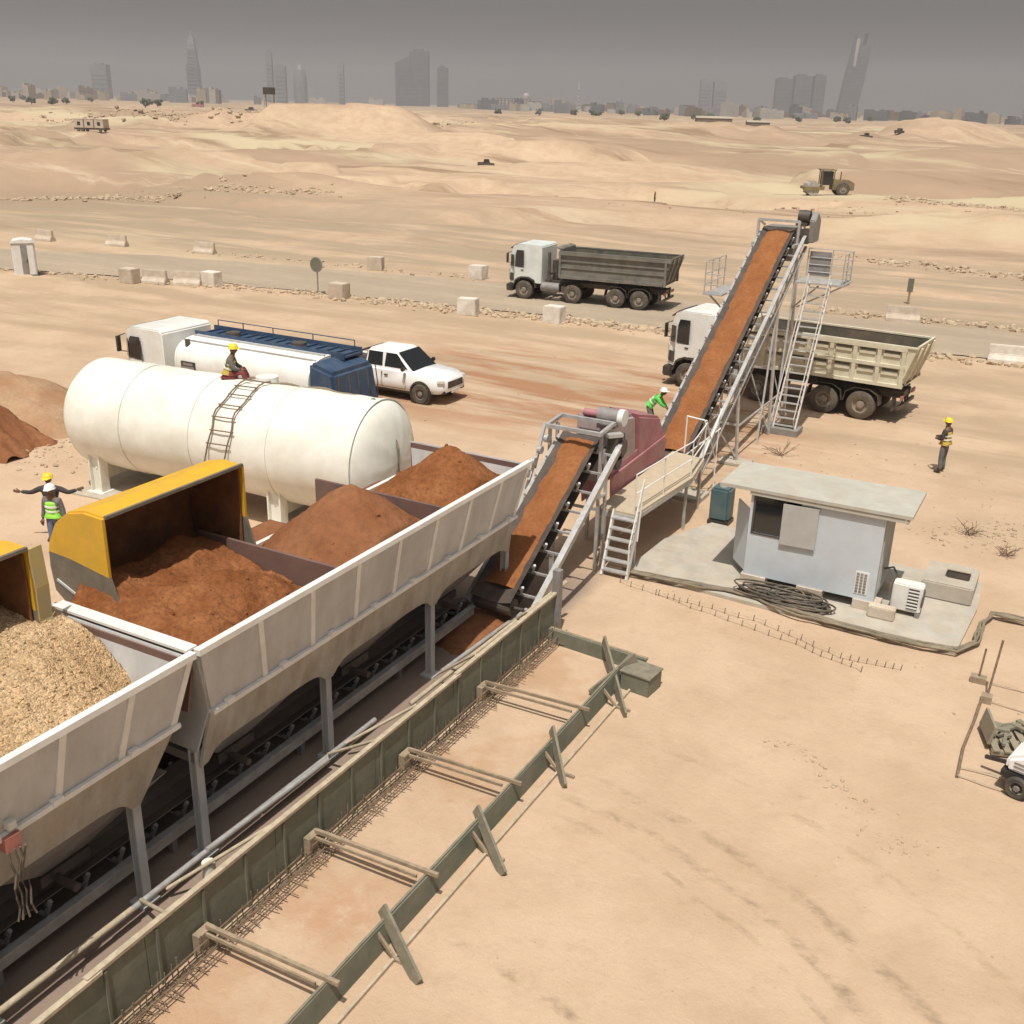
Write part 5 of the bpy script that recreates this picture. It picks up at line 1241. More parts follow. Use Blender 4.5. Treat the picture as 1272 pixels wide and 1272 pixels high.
person((-3.07, 34.7, 0), R(70), 'person in yellow helmet and ochre vest standing on open sand right of the beige truck', dict(wl=(-.12, .24, 1.12), wr=(.12, .24, 1.15), el=(-.27, .02, 1.16), er=(.27, .02, 1.16)),
       M['darkcloth'], M['greycloth'], M['orangevest'], M['helmY'])
person((-52.8, 135.7, hgt(-52.8, 135.7)-.02), R(100), 'tiny far person alone on pale sand beyond the haul road', {}, M['darkcloth'], M['darkcloth'], M['orangevest'], M['helmY'])
# seat pad under the seated person: cloth bag on the tank
m = MB(); m.box((-19.9, 20.77, 3.69), (.42, .34, .09), rz=.5); tag(m.build('folded_sack', M['redcloth'], bevel=.03, smooth=60), 'dull red folded sack under the person sitting on the tank', 'sack')

# the tank stands slightly askew to the bins: turn it with everything on it
pv_ = V3((-20.1, 20.8, 0)); X_ = Matrix.Translation(pv_+V3((0, -.15, 0))) @ Matrix.Rotation(.07, 4, 'Z') @ Matrix.Translation(-pv_)
for o in list(col.objects):
    if o.parent is None and ((o.name.startswith(('water_tank', 'tank_ladder', 'water_hose', 'folded_sack'))) or ('white water tank' in o.get('label', '') and o.name.startswith(('footing', 'person')))):
        o.matrix_basis = X_ @ o.matrix_basis
# ------------------------------------------------------------------ haul road furniture
def barrier(x, y, rz, label, kind, mtl, sc_=1.0):
    t = None
    m = MB()
    if kind == 'block':
        m.box((0, 0, .45*sc_), (1.05*sc_, .75*sc_, .9*sc_)); 
        for v in m.bm.verts: v.co += V3((random.uniform(-.04, .04), random.uniform(-.04, .04), 0))
    else:
        m.prism([(-.30, 0), (.30, 0), (.28, .18), (.12, .42), (.09, .85), (-.09, .85), (-.12, .42), (-.28, .18)], -.9*sc_, .9*sc_, 'X')
    o = m.build('concrete_barrier', mtl, None, bevel=.03); o.location = (x, y, -.02); o.rotation_euler = (random.uniform(-.02, .02), random.uniform(-.02, .02), rz)
    return tag(o, label, 'barrier', 'concrete barriers along the haul road')
NB = [(-51.7, 45.8, 'leftmost near side barrier right of the white toilet cabin', 'block', 'block'), (-50.3, 46.5, 'second near side barrier right of the white toilet cabin', 'jersey', 'block'),
      (-48.3, 47.2, 'low long near side barrier between two taller blocks', 'jersey', 'block'), (-46.9, 47.8, 'pinkish near side block left of the round sign', 'block', 'whiteblock'),
      (-38.2, 49.0, 'near side block standing just right of the round sign post', 'block', 'block'), (-29.5, 49.1, 'near side whitish cube block among rubble, above the pickup', 'block', 'whiteblock'),
      (-24.6, 49.8, 'near side white cube block just below the grey dump truck', 'block', 'whiteblock')]
FB = [(-72.2, 56.0, 'far side barrier up and left, above the white toilet cabin', 'jersey', 'block'), (-65.6, 57.2, 'far side barrier, second from the left edge', 'jersey', 'block'), (-57.6, 58.2, 'far side barrier, third from the left edge', 'jersey', 'block'),
      (-43.0, 59.3, 'far side block midway between round sign and grey truck', 'block', 'block'), (-35.4, 60.2, 'far side block just left of the grey dump truck cab', 'block', 'whiteblock')]
for x, y, l, k, mt in NB+FB: barrier(x, y, R(8)+random.uniform(-.2, .2), l, k, M[mt])
barrier(-8.8, 61.6, .1, 'low beige barrier beyond the beige truck bed', 'jersey', M['block'])
barrier(-2.6, 53.6, .1, 'long whitish barrier at the right photo edge', 'jersey', M['whiteblock'], 1.1)
barrier(-.3, 52.2, .3, 'dark shaded block at the right photo edge beside the whitish barrier', 'block', M['block'], .7)
# round sign seen from behind
sg = thing('road_sign', 'round sign on a thin post at the near road edge', 'sign', (-39.9, 49.2, 0))
m = MB(); m.tube((-39.9, 49.2, 0), (-39.9, 49.2, 2.0), .04); m.build('post', M['steelgrey'], sg)
m = MB(); m.lathe([(0, -.02), (.40, -.02), (.40, .02), (0, .02)], (-39.9, 49.14, 1.75), 'Y', 28); m.build('sign_face', M['signgreen'], sg)
m = MB(); m.lathe([(.38, -.03), (.44, -.03), (.44, .025), (.38, .025)], (-39.9, 49.14, 1.75), 'Y', 28); m.build('rim', M['steelgrey'], sg)
sg = thing('road_sign', 'narrow upright marker sign beyond the road right of the stair', 'sign', (-9.5, 67.6, 0))
m = MB(); m.tube((-9.5, 67.6, -.05), (-9.5, 67.6, 1.5), .06); m.build('post', M['timber'], sg); m = MB(); m.box((-9.5, 67.55, 1.15), (.34, .05, .8)); m.build('sign_face', M['signgreen'], sg)
# portable toilet
tt = thing('portable_toilet', 'white portable toilet cabin with a dark door slit at the left', 'toilet cabin', (-58.9, 44.0, 0), R(50))
m = MB(); m.box((0, 0, 1.05), (1.3, 1.2, 1.95)); B(m, 'walls', M['acwhite'], tt, bevel=.05)
m = MB(); m.prism([(-.7, 2.02), (.7, 2.02), (.55, 2.2), (0, 2.28), (-.55, 2.2)], -.65, .65); B(m, 'roof', M['acwhite'], tt, bevel=.02)
m = MB(); m.box((.05, -.61, 1.05), (.36, .03, 1.75)); d = B(m, 'door', M['steelgrey'], tt)
m = MB(); m.box((.18, -.64, 1.0), (.05, .04, .2)); B(m, 'handle', M['black'], d)
d.parent = tt
m = MB(); m.box((0, 0, .04), (1.4, 1.3, .1)); B(m, 'base', M['steelgrey'], tt)
# left red stockpile
def pile(name, label, cx, cy, rx, ry, h, mtl, n=70, seed=0, cat='stockpile', grp=None):
    vs = []; fs = []; g0 = hgt(cx, cy)
    for j in range(n+1):
        for i in range(n+1):
            u, v = -1+2*i/n, -1+2*j/n; r_ = math.sqrt(u*u+v*v)
            k = max(0, 1-r_*(1+.12*fbm(u*3+seed, v*3, 1)))
            z = h*(1-math.exp(-k*1.6))/(1-math.exp(-1.6)) if k > 0 else 0
            x, y = cx+u*rx, cy+v*ry
            z += (.12*h*fbm(x+seed, y, .35*rx)+.03*h*fbm(x, y+seed, .1*rx))*min(1, k*5)
            vs.append((x, y, g0-.06-(0 if k > 0 else .15)+z))
    for j in range(n):
        for i in range(n):
            a = j*(n+1)+i; fs.append((a, a+1, a+n+2, a+n+1))
    me = bpy.data.meshes.new(name); me.from_pydata(vs, [], fs); me.update()
    for p_ in me.polygons: p_.use_smooth = True
    o = bpy.data.objects.new(name, me); col.objects.link(o); me.materials.append(mtl)
    return tag(o, label, cat, grp)
pile('stockpile', 'dark red soil stockpile cut by the left photo edge', -32.6, 20.1, 4.3, 2.7, 1.7, M['redsoil2'], seed=3)
pile('stockpile', 'pale brown stony stockpile behind the dark red pile at left', -34.3, 23.2, 5.6, 3.0, 1.4, M['rampsoil'], seed=9)
pile('stockpile', 'small reddish soil spill beneath the long conveyor tail', -12.2, 29.6, 1.3, 1.6, .45, M['redsoil2'], 40, seed=5)
pile('stockpile', 'low soil spill beneath the foot of the short conveyor', -10.2, 17.6, 1.0, 1.3, .35, M['redsoil2'], 40, seed=8)

# ------------------------------------------------------------------ right edge: posts, rods, compressor and junk
po = thing('site_post', 'short rusty post standing just below the hose bend', 'post', (-.45, 20.95, 0))
MB().tube((-.45, 20.95, 0), (-.42, 21.0, .75), .02).build('rod', M['rebar'], po); MB().span((-.6, 20.85, 0), (-.3, 21.05, .14)).build('foot', M['timber'], po)
po = thing('site_post', 'leaning thin rod with a block foot above the white machine', 'post', (-.2, 20.2, 0))
MB().tube((-.22, 20.25, 0), (-.15, 20.6, 1.2), .022).build('rod', M['rebar'], po); MB().span((-.32, 20.1, 0), (-.12, 20.3, .16)).build('foot', M['timber'], po)
tag(MB().path([(-.3, 20.0, .14), (-.33, 19.2, .10), (-.4, 18.2, .05), (-.38, 17.2, .03)], .028, 6).build('long_bar', M['rebar']), 'long dark bar lying on sand left of the white machine', 'bar')
for i, pts in enumerate(([(-.2, 20.2), (.6, 20.1), (2.2, 20.0)], [(-.38, 17.25), (.4, 17.15), (1.6, 16.9)], [(-.4, 20.95), (1.0, 20.9), (2.4, 20.9)], [(-.4, 17.5), (.2, 17.5), (.5, 17.45)])):
    tag(MB().path(wobble(pts, 6, .06, .05, .03, i*4), .012, 5).build('rope', M['timberpale']), ['string running right from the leaning rod', 'string running right from the lower end of the long bar', 'string running right from the short rusty post', 'short string beside the white machine wheel'][i], 'string', 'site strings at the right edge')
cm = thing('site_machine', 'white towed machine with dark wheels cut by the right photo edge', 'machine', (1.0, 17.45, 0), -.25)
m = MB(); m.prism([(-.62, .42), (1.1, .42), (1.1, .95), (-.05, .95), (-.62, .66)], -.4, .4); B(m, 'housing', M['carwhite'], cm, bevel=.06, smooth=40)
m = MB()
for k in range(3): m.span((-.5+.02, -.41, .47+.07*k), (.9, -.40, .50+.07*k))
B(m, 'vent_strip', M['steelgrey'], cm)
m = MB(); m.span((-.66, -.42, .30), (1.0, .42, .42)); m.beam((-.6, 0, .35), (-1.05, 0, .28), .06, .06); B(m, 'frame', M['black'], cm)
for y in (-.42, .42):
    for x in (-.35, .55): wheel(cm, x, y, .2, .14)
for i, (x, y, l) in enumerate(((.35, 18.75, 'broken green pallet piled with scrap above the white machine'), )):
    pl = thing('scrap_pallet', l, 'pallet', (x, y, 0), .3)
    m = MB()
    for k in range(5): m.box((-.35+k*.18, 0, .14), (.12, .9, .03), rz=.03*k)
    for yy in (-.38, 0, .38): m.box((0, yy, .08), (.85, .09, .08))
    B(m, 'slats', M['greenjunk'], pl)
    m = MB()
    for k in range(14): m.box((random.uniform(-.4, .5), random.uniform(-.4, .4), .2+.05*random.random()), (random.uniform(.1, .5), random.uniform(.04, .12), .05), rz=random.uniform(0, 3))
    B(m, 'scrap', M['plank'], pl)
    m = MB(); m.box((-.42, .1, .32), (.05, .7, .36), ry=.2); B(m, 'board', M['greenjunk'], pl)

# ------------------------------------------------------------------ rocks and rubble
def rocks(name, label, regions, seed, mtl):
    rnd = random.Random(seed); base = []
    for k in range(6):
        b_ = bmesh.new(); bmesh.ops.create_icosphere(b_, subdivisions=1, radius=1)
        for v in b_.verts: v.co *= rnd.uniform(.65, 1.2)
        base.append(([v.co.copy() for v in b_.verts], [[v.index for v in f.verts] for f in b_.faces])); b_.free()
    vs = []; fs = []
    for (x0, y0, x1, y1, spread, n, smin, smax) in regions:
        for _ in range(n):
            t = rnd.random(); x = x0+(x1-x0)*t+rnd.gauss(0, spread); y = y0+(y1-y0)*t+rnd.gauss(0, spread)
            s = smin+(smax-smin)*rnd.random()**3; z = hgt(x, y)+s*.15
            v_, f_ = rnd.choice(base); mt = Matrix.Rotation(rnd.uniform(0, 6.3), 3, 'Z') @ Matrix.Rotation(rnd.uniform(-.5, .5), 3, 'X') @ Matrix.Diagonal((s, s*rnd.uniform(.6, 1), s*rnd.uniform(.4, .8)))
            o = len(vs)
            for c in v_: q = mt @ c; vs.append((x+q.x, y+q.y, z+q.z))
            for f in f_: fs.append([i+o for i in f])
    me = bpy.data.meshes.new(name); me.from_pydata(vs, [], fs); me.update(); me.materials.append(mtl)
    o = bpy.data.objects.new(name, me); col.objects.link(o); return tag(o, label, 'rubble', None, 'stuff')
rocks('rubble', 'pale limestone rubble strewn along both edges of the haul road', [(-40, 49.0, -18, 51.2, .55, 900, .04, .28), (-62, 44.5, -40, 49.2, .5, 420, .04, .25), (-18, 51.6, -6, 52.6, .6, 420, .04, .26), (-8, 52.8, 6, 54.2, .5, 340, .04, .28),
     (-60, 58.6, -30, 60.6, .5, 240, .04, .2), (-14, 62.2, 8, 63.4, .5, 420, .04, .3)], 3, M['rock'])
rocks('rubble', 'far field of pale boulders along the dune feet', [(-112, 84, -92, 97, 2.0, 500, .08, .5), (-92, 97, -80, 100, 2.0, 200, .1, .45), (-22, 140, 4, 137, 2.2, 480, .1, .6), (-18, 88, 6, 83, 1.0, 340, .06, .4), (-60, 128, -20, 118, 6, 240, .06, .4), (-330, 300, -230, 380, 9, 400, .3, 1.4), (-430, 344, -300, 420, 8, 500, .4, 1.8)], 4, M['rock'])
rocks('rubble', 'small stones scattered over the foreground sand', [(-3.6, 16.8, -2.9, 16.6, .12, 30, .01, .05), (-2.9, 16.6, -1.7, 15.6, .14, 60, .01, .06), (-1.7, 15.6, -.9, 14.7, .18, 70, .008, .04), (-1.1, 14.7, -.4, 15.1, .2, 50, .008, .03),
     (-2.2, 29.0, -.2, 30.2, .5, 300, .01, .09), (-5, 9, 3, 16, 2.4, 900, .003, .014), (-4, 18, -1, 28, 1.5, 300, .004, .02), (-8.5, 21.6, -1, 20.6, .35, 160, .006, .03), (-6, 10, 0, 16, 2.0, 150, .005, .022), (-17, 18.4, -14.5, 18.2, .5, 120, .02, .09), (-30, 23, -27, 20, 1.0, 260, .02, .12), (-9, 33, 0, 33, 2.0, 200, .01, .05), (-30, 36, -5, 38, 5.0, 500, .01, .06), (0, 19, 2, 21, .6, 120, .006, .04)], 6, M['rock'])
# dry twigs
def twig(x, y, label, seed, h=.5):
    rnd = random.Random(seed); m = MB()
    for k in range(16):
        a = rnd.uniform(0, 6.3); r_ = rnd.uniform(.2, .6)*h*2; z = rnd.uniform(.2, 1)*h
        p0 = V3((x+rnd.uniform(-.1, .1), y+rnd.uniform(-.1, .1), 0)); p1 = p0+V3((math.cos(a)*r_*.5, math.sin(a)*r_*.5, z*.6)); p2 = p0+V3((math.cos(a+.3)*r_, math.sin(a+.3)*r_, z))
        m.path([p0, p1, p2], .008, 4)
        m.path([p1, p1+V3((rnd.uniform(-.15, .15), rnd.uniform(-.15, .15), .1))], .006, 4)
    return tag(m.build('dry_bush', M['rebar']), label, 'bush')
twig(-8.0, 33.6, 'dry twiggy bush on sand between cabin roof and stair foot', 1, .5)
twig(-1.6, 29.4, 'dry twiggy bush among stones at the right edge', 2, .35); twig(-.6, 28.4, 'second dry twiggy bush nearest the right photo edge', 3, .3)

# ------------------------------------------------------------------ far machines
def G0(x, y): return hgt(x, y)-.03
gr = thing('soil_compactor', 'yellowish soil compactor working on the pale far flat', 'compactor', (-32.2, 144.3, G0(-32.2, 144.3)), R(28+180))
m = MB(); m.lathe([(0, -1.1), (.85, -1.1), (.85, 1.1), (0, 1.1)], (2.3, 0, .85), 'Y', 28)
for k in range(10):
    a = 2*PI*k/10
    for yy in (-.8, -.3, .3, .8): m.box((2.3+.88*math.cos(a), yy, .85+.88*math.sin(a)), (.16, .16, .16))
B(m, 'drum', M['binlow'], gr)
m = MB(); m.span((1.2, -1.25, .7), (3.3, -1.12, 1.1)); m.span((1.2, 1.12, .7), (3.3, 1.25, 1.1)); m.span((.9, -1.25, .7), (1.3, 1.25, 1.2)); m.span((3.3, -1.25, .75), (3.45, 1.25, 1.05)); B(m, 'drum_frame', M['yelldust'] if 'yelldust' in M else M.setdefault('yelldust', mat('dusty_yellow', (.22, .155, .06), (.17, .13, .07), 1, .7, dust=.4)), gr)
m = MB(); m.prism([(-3.0, .7), (-.2, .7), (-.2, 2.0), (-2.2, 2.0), (-3.0, 1.6)], -.9, .9); B(m, 'engine_cover', M['yelldust'], gr, bevel=.08)
m = MB()
for sx in (-.3, 1.2):
    for sy in (-.8, .8): m.beam((sx, sy, 1.2), (sx, sy, 3.1), .1, .1)
B(m, 'cab_frame', M['steeldark'], gr)
m = MB(); m.span((-.5, -.95, 3.1), (1.4, .95, 3.25)); B(m, 'cab_roof', M['yelldust'], gr)
m = MB(); m.span((-.2, -.72, 1.3), (1.1, .72, 3.0)); B(m, 'cab_glass', M['glass'], gr)
for s in (-1, 1): wheel(gr, -1.5, s*1.0, .85, .5)
m = MB(); m.tube((-1.2, .5, 2.0), (-1.2, .5, 3.0), .07); B(m, 'exhaust', M['steeldark'], gr)
bz = thing('site_camp', 'tiny far row of white cabins on a dark trailer at the upper left', 'site cabin', (-242.1, 207.1, G0(-242.1, 207.1)), R(15))
for k in range(3):
    m = MB(); m.span((-4.4+3*k, -1.3, 1.0), (-1.7+3*k, 1.3, 3.1)); m.span((-4.45+3*k, -1.35, 3.1), (-1.65+3*k, 1.35, 3.25)); B(m, 'cabin', M['block'], bz)
    m = MB(); m.span((-3.5+3*k, -1.33, 1.6), (-2.6+3*k, -1.28, 2.5)); B(m, 'window', M['glass'], bz)
m = MB(); m.span((-4.6, -1.2, .55), (4.6, 1.2, 1.0)); B(m, 'trailer_bed', M['steeldark'], bz)
for x in (-3.4, -2.2, 3.2): 
    for s in (-1, 1): wheel(bz, x, s*1.1, .45, .3)
def far_vehicle(x, y, rz, label, mtl, s=1.0):
    t = thing('far_vehicle', label, 'vehicle', (x, y, G0(x, y)), rz)
    m = MB(); m.prism([(-2.6*s, .5*s), (2.6*s, .5*s), (2.6*s, 1.5*s), (1.2*s, 1.6*s), (.9*s, 2.7*s), (-.6*s, 2.7*s), (-.8*s, 1.8*s), (-2.6*s, 1.8*s)], -1.1*s, 1.1*s); B(m, 'body', mtl, t, bevel=.08)
    m = MB(); m.span((-.5*s, -1.13*s, 1.8*s), (.85*s, 1.13*s, 2.5*s)); B(m, 'window', M['glass'], t)
    for q in (-1.6, 1.6):
        for r_ in (-1, 1): wheel(t, q*s, r_*.95*s, .55*s, .3*s)
far_vehicle(-105.2, 181.3, .5, 'small dark loader alone on the far flat beyond the haul road', M['steeldark'], .62)
far_vehicle(-719, 800, .4, 'dark far loader at the left foot of the big mound', M['steeldark'], 2.0)
far_vehicle(-741.6, 872.5, .2, 'rust coloured far machine, left of a pair below the big mound', M['mauve'], 1.8)
far_vehicle(-757.7, 924.7, .9, 'rust coloured far machine, right of a pair below the big mound', M['mauve'], 1.8)
far_vehicle(-88.6, 450, .4, 'dark far vehicle, left of two on the upper right flat', M['steeldark'], .9)
far_vehicle(-79.6, 469, 1.0, 'dark far vehicle, right of two on the upper right flat', M['steeldark'], .8)
far_vehicle(-900, 917, .6, 'reddish far machine on the upper left flat before the city', M['mauve'], 2.4)

# ------------------------------------------------------------------ distant city
CB = {'g1': mat('far_grey', (.22, .23, .25), (.17, .18, .2), .05, .6), 'g2': mat('far_dark', (.12, .13, .14), (.09, .1, .11), .05, .5), 'w': mat('far_white', (.44, .42, .40), (.36, .34, .32), .05, .7),
      't': mat('far_tan', (.42, .36, .28), (.34, .29, .22), .05, .8), 'b': mat('far_brown', (.2, .14, .1), (.15, .11, .08), .05, .8), 'gl': mat('far_glass', (.10, .13, .16), None, rough=.2, spec=.8)}
def tower(px_pos, h, w, d, label, mtl, top='flat', rz=R(28.3), name='high_rise', cat='tower', base=-6):
    x, y = px_pos; t = thing(name, label, cat, (x, y, base), rz); h -= base
    m = MB()
    if top == 'needle':
        for a, b, s0, s1 in ((0, .45, 1, .9), (.45, .75, .9, .6), (.75, .92, .6, .3), (.92, 1.0, .1, .04)):
            q0, q1 = w/2*s0, w/2*s1; e0, e1 = d/2*s0, d/2*s1
            m.hexa([(-q0, -e0, h*a), (q0, -e0, h*a), (q0, e0, h*a), (-q0, e0, h*a)], [(-q1, -e1, h*b), (q1, -e1, h*b), (q1, e1, h*b), (-q1, e1, h*b)])
    elif top == 'slope': m.prism([(-w/2, 0), (w/2, 0), (w/2, h), (-w/2, h*.86)], -d/2, d/2)
    elif top == 'kingdom':
        # slab that leans and swells, with an opening under its crown
        n = 14
        def cx(f): return w*(-.15+.62*f**.9)
        def hw(f): return w*(.50+.06*math.sin(f*PI)-.07*f)
        for k in range(n):
            f0, f1 = k/n*.84, (k+1)/n*.84
            m.hexa([(cx(f0)-hw(f0), -d/2, h*f0), (cx(f0)+hw(f0), -d/2, h*f0), (cx(f0)+hw(f0), d/2, h*f0), (cx(f0)-hw(f0), d/2, h*f0)], [(cx(f1)-hw(f1), -d/2, h*f1), (cx(f1)+hw(f1), -d/2, h*f1), (cx(f1)+hw(f1), d/2, h*f1), (cx(f1)-hw(f1), d/2, h*f1)])
        for s in (-1, 1):
            a0, a1 = cx(.84), cx(1.0)
            x0_, x1_ = (a0-hw(.84), a0-hw(.84)*.55) if s < 0 else (a0+hw(.84)*.3, a0+hw(.84)); y0_, y1_ = (a1-hw(1), a1-hw(1)*.6) if s < 0 else (a1+hw(1)*.2, a1+hw(1))
            m.hexa([(x0_, -d/2, h*.84), (x1_, -d/2, h*.84), (x1_, d/2, h*.84), (x0_, d/2, h*.84)], [(y0_, -d/2, h), (y1_, -d/2, h), (y1_, d/2, h), (y0_, d/2, h)])
        m.hexa([(a1-hw(1), -d/2, h*.975), (a1+hw(1), -d/2, h*.975), (a1+hw(1), d/2, h*.975), (a1-hw(1), d/2, h*.975)], [(a1-hw(1), -d/2, h*.99), (a1+hw(1), -d/2, h*.99), (a1+hw(1), d/2, h*.99), (a1-hw(1), d/2, h*.99)])
    elif top == 'dome':
        m.lathe([(w/2, 0), (w/2, h*.55), (w*.46, h*.7), (w*.34, h*.86), (w*.15, h*.97), (0, h)], (0, 0, 0), 'Z', 24)
    else:
        m.span((-w/2, -d/2, 0), (w/2, d/2, h)); m.span((-w*.3, -d*.3, h), (w*.2, d*.3, h*1.04))
    B(m, 'shaft', mtl, t)
    if h > 30 and top != 'dome':
        m = MB()
        n = max(3, int(h/14))
        for k in range(n-1):
            z = h*(k+.7)/n*.84; 
            sh = (w*(-.15+.62*(z/h)**.9)) if top == 'kingdom' else 0
            sc2 = .46 if top in ('flat', 'slope', 'kingdom') else .46*(1 if z < h*.55 else .7)
            m.span((sh-w*sc2, -d/2-.8, z), (sh+w*sc2, -d/2+.3, z+2.6))
        B(m, 'window_band', CB['gl'], t)
    return t
T_ = [((-3009.6, 2634.8), 105, 52, 40, 'twin topped slab block far at upper left behind white houses', 'g1', 'flat'), ((-2805.8, 2850.9), 222, 42, 40, 'tall tapering needle tower far at upper left', 'g1', 'needle'),
      ((-2620, 3022), 160, 20, 20, 'very slim hazy tower just behind the big mound', 'g1', 'flat'), ((-2593, 3045.6), 118, 36, 30, 'short hazy block between slim tower and white arched building', 'g1', 'flat'),
      ((-2542, 3088), 128, 46, 34, 'pale pointed arch building on top of the big mound skyline', 'g1', 'dome'), ((-2431, 3176), 132, 18, 18, 'faint slim tower over the middle of the big mound', 'g1', 'flat'),
      ((-2255.6, 3303.4), 163, 54, 60, 'left half of the large dark tower pair at the right end of the big mound', 'g2', 'slope'), ((-2208, 3332), 178, 66, 60, 'right taller half of the large dark tower pair', 'g2', 'flat'),
      ((-2141.4, 3378.5), 128, 38, 36, 'single narrow block right of the large dark pair', 'g2', 'flat'), ((-1720, 3611), 96, 10, 10, 'white slender minaret in the middle of the skyline', 'w', 'needle'),
      ((-1311, 3779), 107, 36, 36, 'left of two faint hazy blocks right of the minaret', 'g1', 'flat'), ((-1264, 3795), 104, 44, 36, 'right of two faint hazy blocks right of the minaret', 'g1', 'flat'),
      ((-1058, 3857), 117, 54, 40, 'leftmost of three grey blocks beside the leaning tower', 'g2', 'flat'), ((-1000, 3873), 128, 56, 40, 'middle of three grey blocks beside the leaning tower', 'g2', 'flat'),
      ((-945.6, 3887), 129, 38, 36, 'rightmost of three grey blocks beside the leaning tower', 'g2', 'flat'), ((-845, 3911), 268, 58, 40, 'tall leaning tower with a notched crown at upper right', 'g2', 'kingdom')]
for p_, h, w, d, l, mt, tp_ in T_: tower(p_, h, w, d, l, CB[mt], tp_)
o_ = MB().hexa([(-6, -23.5, 165), (2, -23.5, 165), (2, -21, 165), (-6, -21, 165)], [(-4, -23.5, 250), (7, -23.5, 250), (7, -21, 250), (-4, -21, 250)])
leant = [o for o in bpy.data.objects if o.get('label', '').startswith('tall leaning')][0]
B(o_, 'pale_face', CB['w'], leant)  # pale strip set against the front of the leaning tower
# building under construction in the middle
uc = thing('concrete_frame_building', 'dark unfinished concrete frame building in the middle of the skyline', 'building', (-1430, 2637, -3), R(28.3)); 
m = MB(); 
for k in range(6): m.span((-60, -20, 6*k), (60 if k < 5 else 30, 20, 6*k+1.2))
B(m, 'floor_slab', CB['b'], uc); m = MB()
for k in range(13): 
    for yy in (-18, 18): m.span((-59+9.6*k, yy-1.2, 0), (-56.5+9.6*k, yy+1.2, 31 if k < 10 else 26))
B(m, 'column', CB['b'], uc)
m = MB(); m.lathe([(9, 31), (9, 38), (7, 43), (0, 46)], (18, 0, 0), 'Z', 20); B(m, 'roof_dome', CB['w'], uc)
wtw = thing('water_tower', 'small black square water tower on pale legs on the big mound', 'water tower', (-219.6, 252.4, hgt(-219.6, 252.4)), R(28))
m = MB(); m.span((-1.4, -1.3, 3.0), (1.6, 1.3, 4.9)); B(m, 'tank', M['black'], wtw)
m = MB()
for a in (-1.2, 1.2):
    for b in (-1.1, 1.1): m.span((a-.14, b-.14, -1.5), (a+.14, b+.14, 3.0))
m.span((-1.3, -.1, 1.2), (1.3, .1, 1.4)); B(m, 'leg', M['binlow'], wtw)
# low city blocks
rnd = random.Random(21)
def polar(px, D):
    a = math.atan((px-636)/1300*.932)-R(28.323); return D*math.sin(a), D*math.cos(a)
k = 0
for i in range(270):
    px = rnd.uniform(-60, 1330)
    if 265 < px < 560 and rnd.random() < .85: continue
    D = rnd.uniform(2300, 3700) if px < 265 else rnd.uniform(1900, 3800)
    x, y = polar(px, D); w, d, h = rnd.uniform(10, 44), rnd.uniform(10, 30), rnd.choice((6, 8, 9, 12, 15, 20))*(1.3 if px < 260 else 1.1)
    mt = rnd.choice(('w', 'w', 't', 't', 'g1', 'b') if px < 300 else ('w', 't', 'g1', 'g1', 'b', 'g2'))
    m = MB(); m.span((-w/2, -d/2, -6), (w/2, d/2, h)); m.span((-w/2, -d/2, h+.02), (-w*.1, d*.1, h+rnd.uniform(1, 5))); m.span((w*.1, 0, h+.02), (w*.3, d*.3, h+rnd.uniform(1, 4)))
    for f in range(int(h/3.6)):
        for j in range(int(w/6)): m.span((-w/2+2+j*6, -d/2-.3, 1.2+f*3.6), (-w/2+4.4+j*6, -d/2+.1, 2.8+f*3.6))
    o = m.build('city_building', CB[mt], None); o.location = (x, y, 0); o.rotation_euler = (0, 0, R(28+rnd.uniform(-40, 40)))
    tag(o, {'w': 'whitish', 't': 'tan', 'g1': 'grey', 'b': 'brown', 'g2': 'dark grey'}[mt]+' low building in the hazy city strip on the horizon', 'building', {'w': 'whitish', 't': 'tan', 'g1': 'grey', 'b': 'brown', 'g2': 'dark grey'}[mt]+' low buildings in the city strip')
# dark green shrub clumps / palms in the city strip
crown = mat('far_foliage', (.06, .075, .045), (.10, .11, .07), .3, .9)
for i in range(34):
    px = rnd.choice((rnd.uniform(0, 260), rnd.uniform(820, 1272), rnd.uniform(600, 820)))
    D = rnd.uniform(1100, 2000); x, y = polar(px, D); t = thing('far_tree', 'dark hazy tree in the city strip on the horizon', 'tree', (x, y, hgt(x, y)-1), 0, 'far trees in the city strip')
    m = MB()
    for j in range(26):
        a = rnd.uniform(0, 6.3); rr_ = rnd.uniform(0, 4.5); q = V3((rr_*math.cos(a), rr_*math.sin(a), rnd.uniform(3, 7.5)))
        r_ = bmesh.ops.create_icosphere(m.bm, subdivisions=1, radius=rnd.uniform(.8, 2.0))
        for v in r_['verts']: v.co = v.co*rnd.uniform(.7, 1.3)+q
    B(m, 'crown', crown, t); m = MB(); m.tube((0, 0, 0), (0, 0, 4), .4, 8, .2); B(m, 'trunk', M['timber'], t)
# sheds near right: rusty container rows
for i, (x, y, w, l) in enumerate(((-246, 731, 24, 'low rust brown shed, left of two on the far right plain'), (-235, 798, 16, 'low rust brown shed with masts, right of two on the far right plain'))):
    t = thing('site_shed', l, 'shed', (x, y, G0(x, y)-1), R(28)); m = MB(); m.span((-w/2, -4, 0), (w/2, 4, 5.5)); B(m, 'wall', CB['b'], t)
    m = MB(); m.prism([(-4.4, 5.5), (4.4, 5.5), (0, 6.8)], -w/2-.4, w/2+.4, 'X'); B(m, 'roof', CB['t'], t)
    m = MB(); 
    for k in range(5): m.span((-w/2+2+k*w/6, -4.1, 0), (-w/2+4+k*w/6, -3.9, 3.4))
    B(m, 'door', CB['g2'], t)

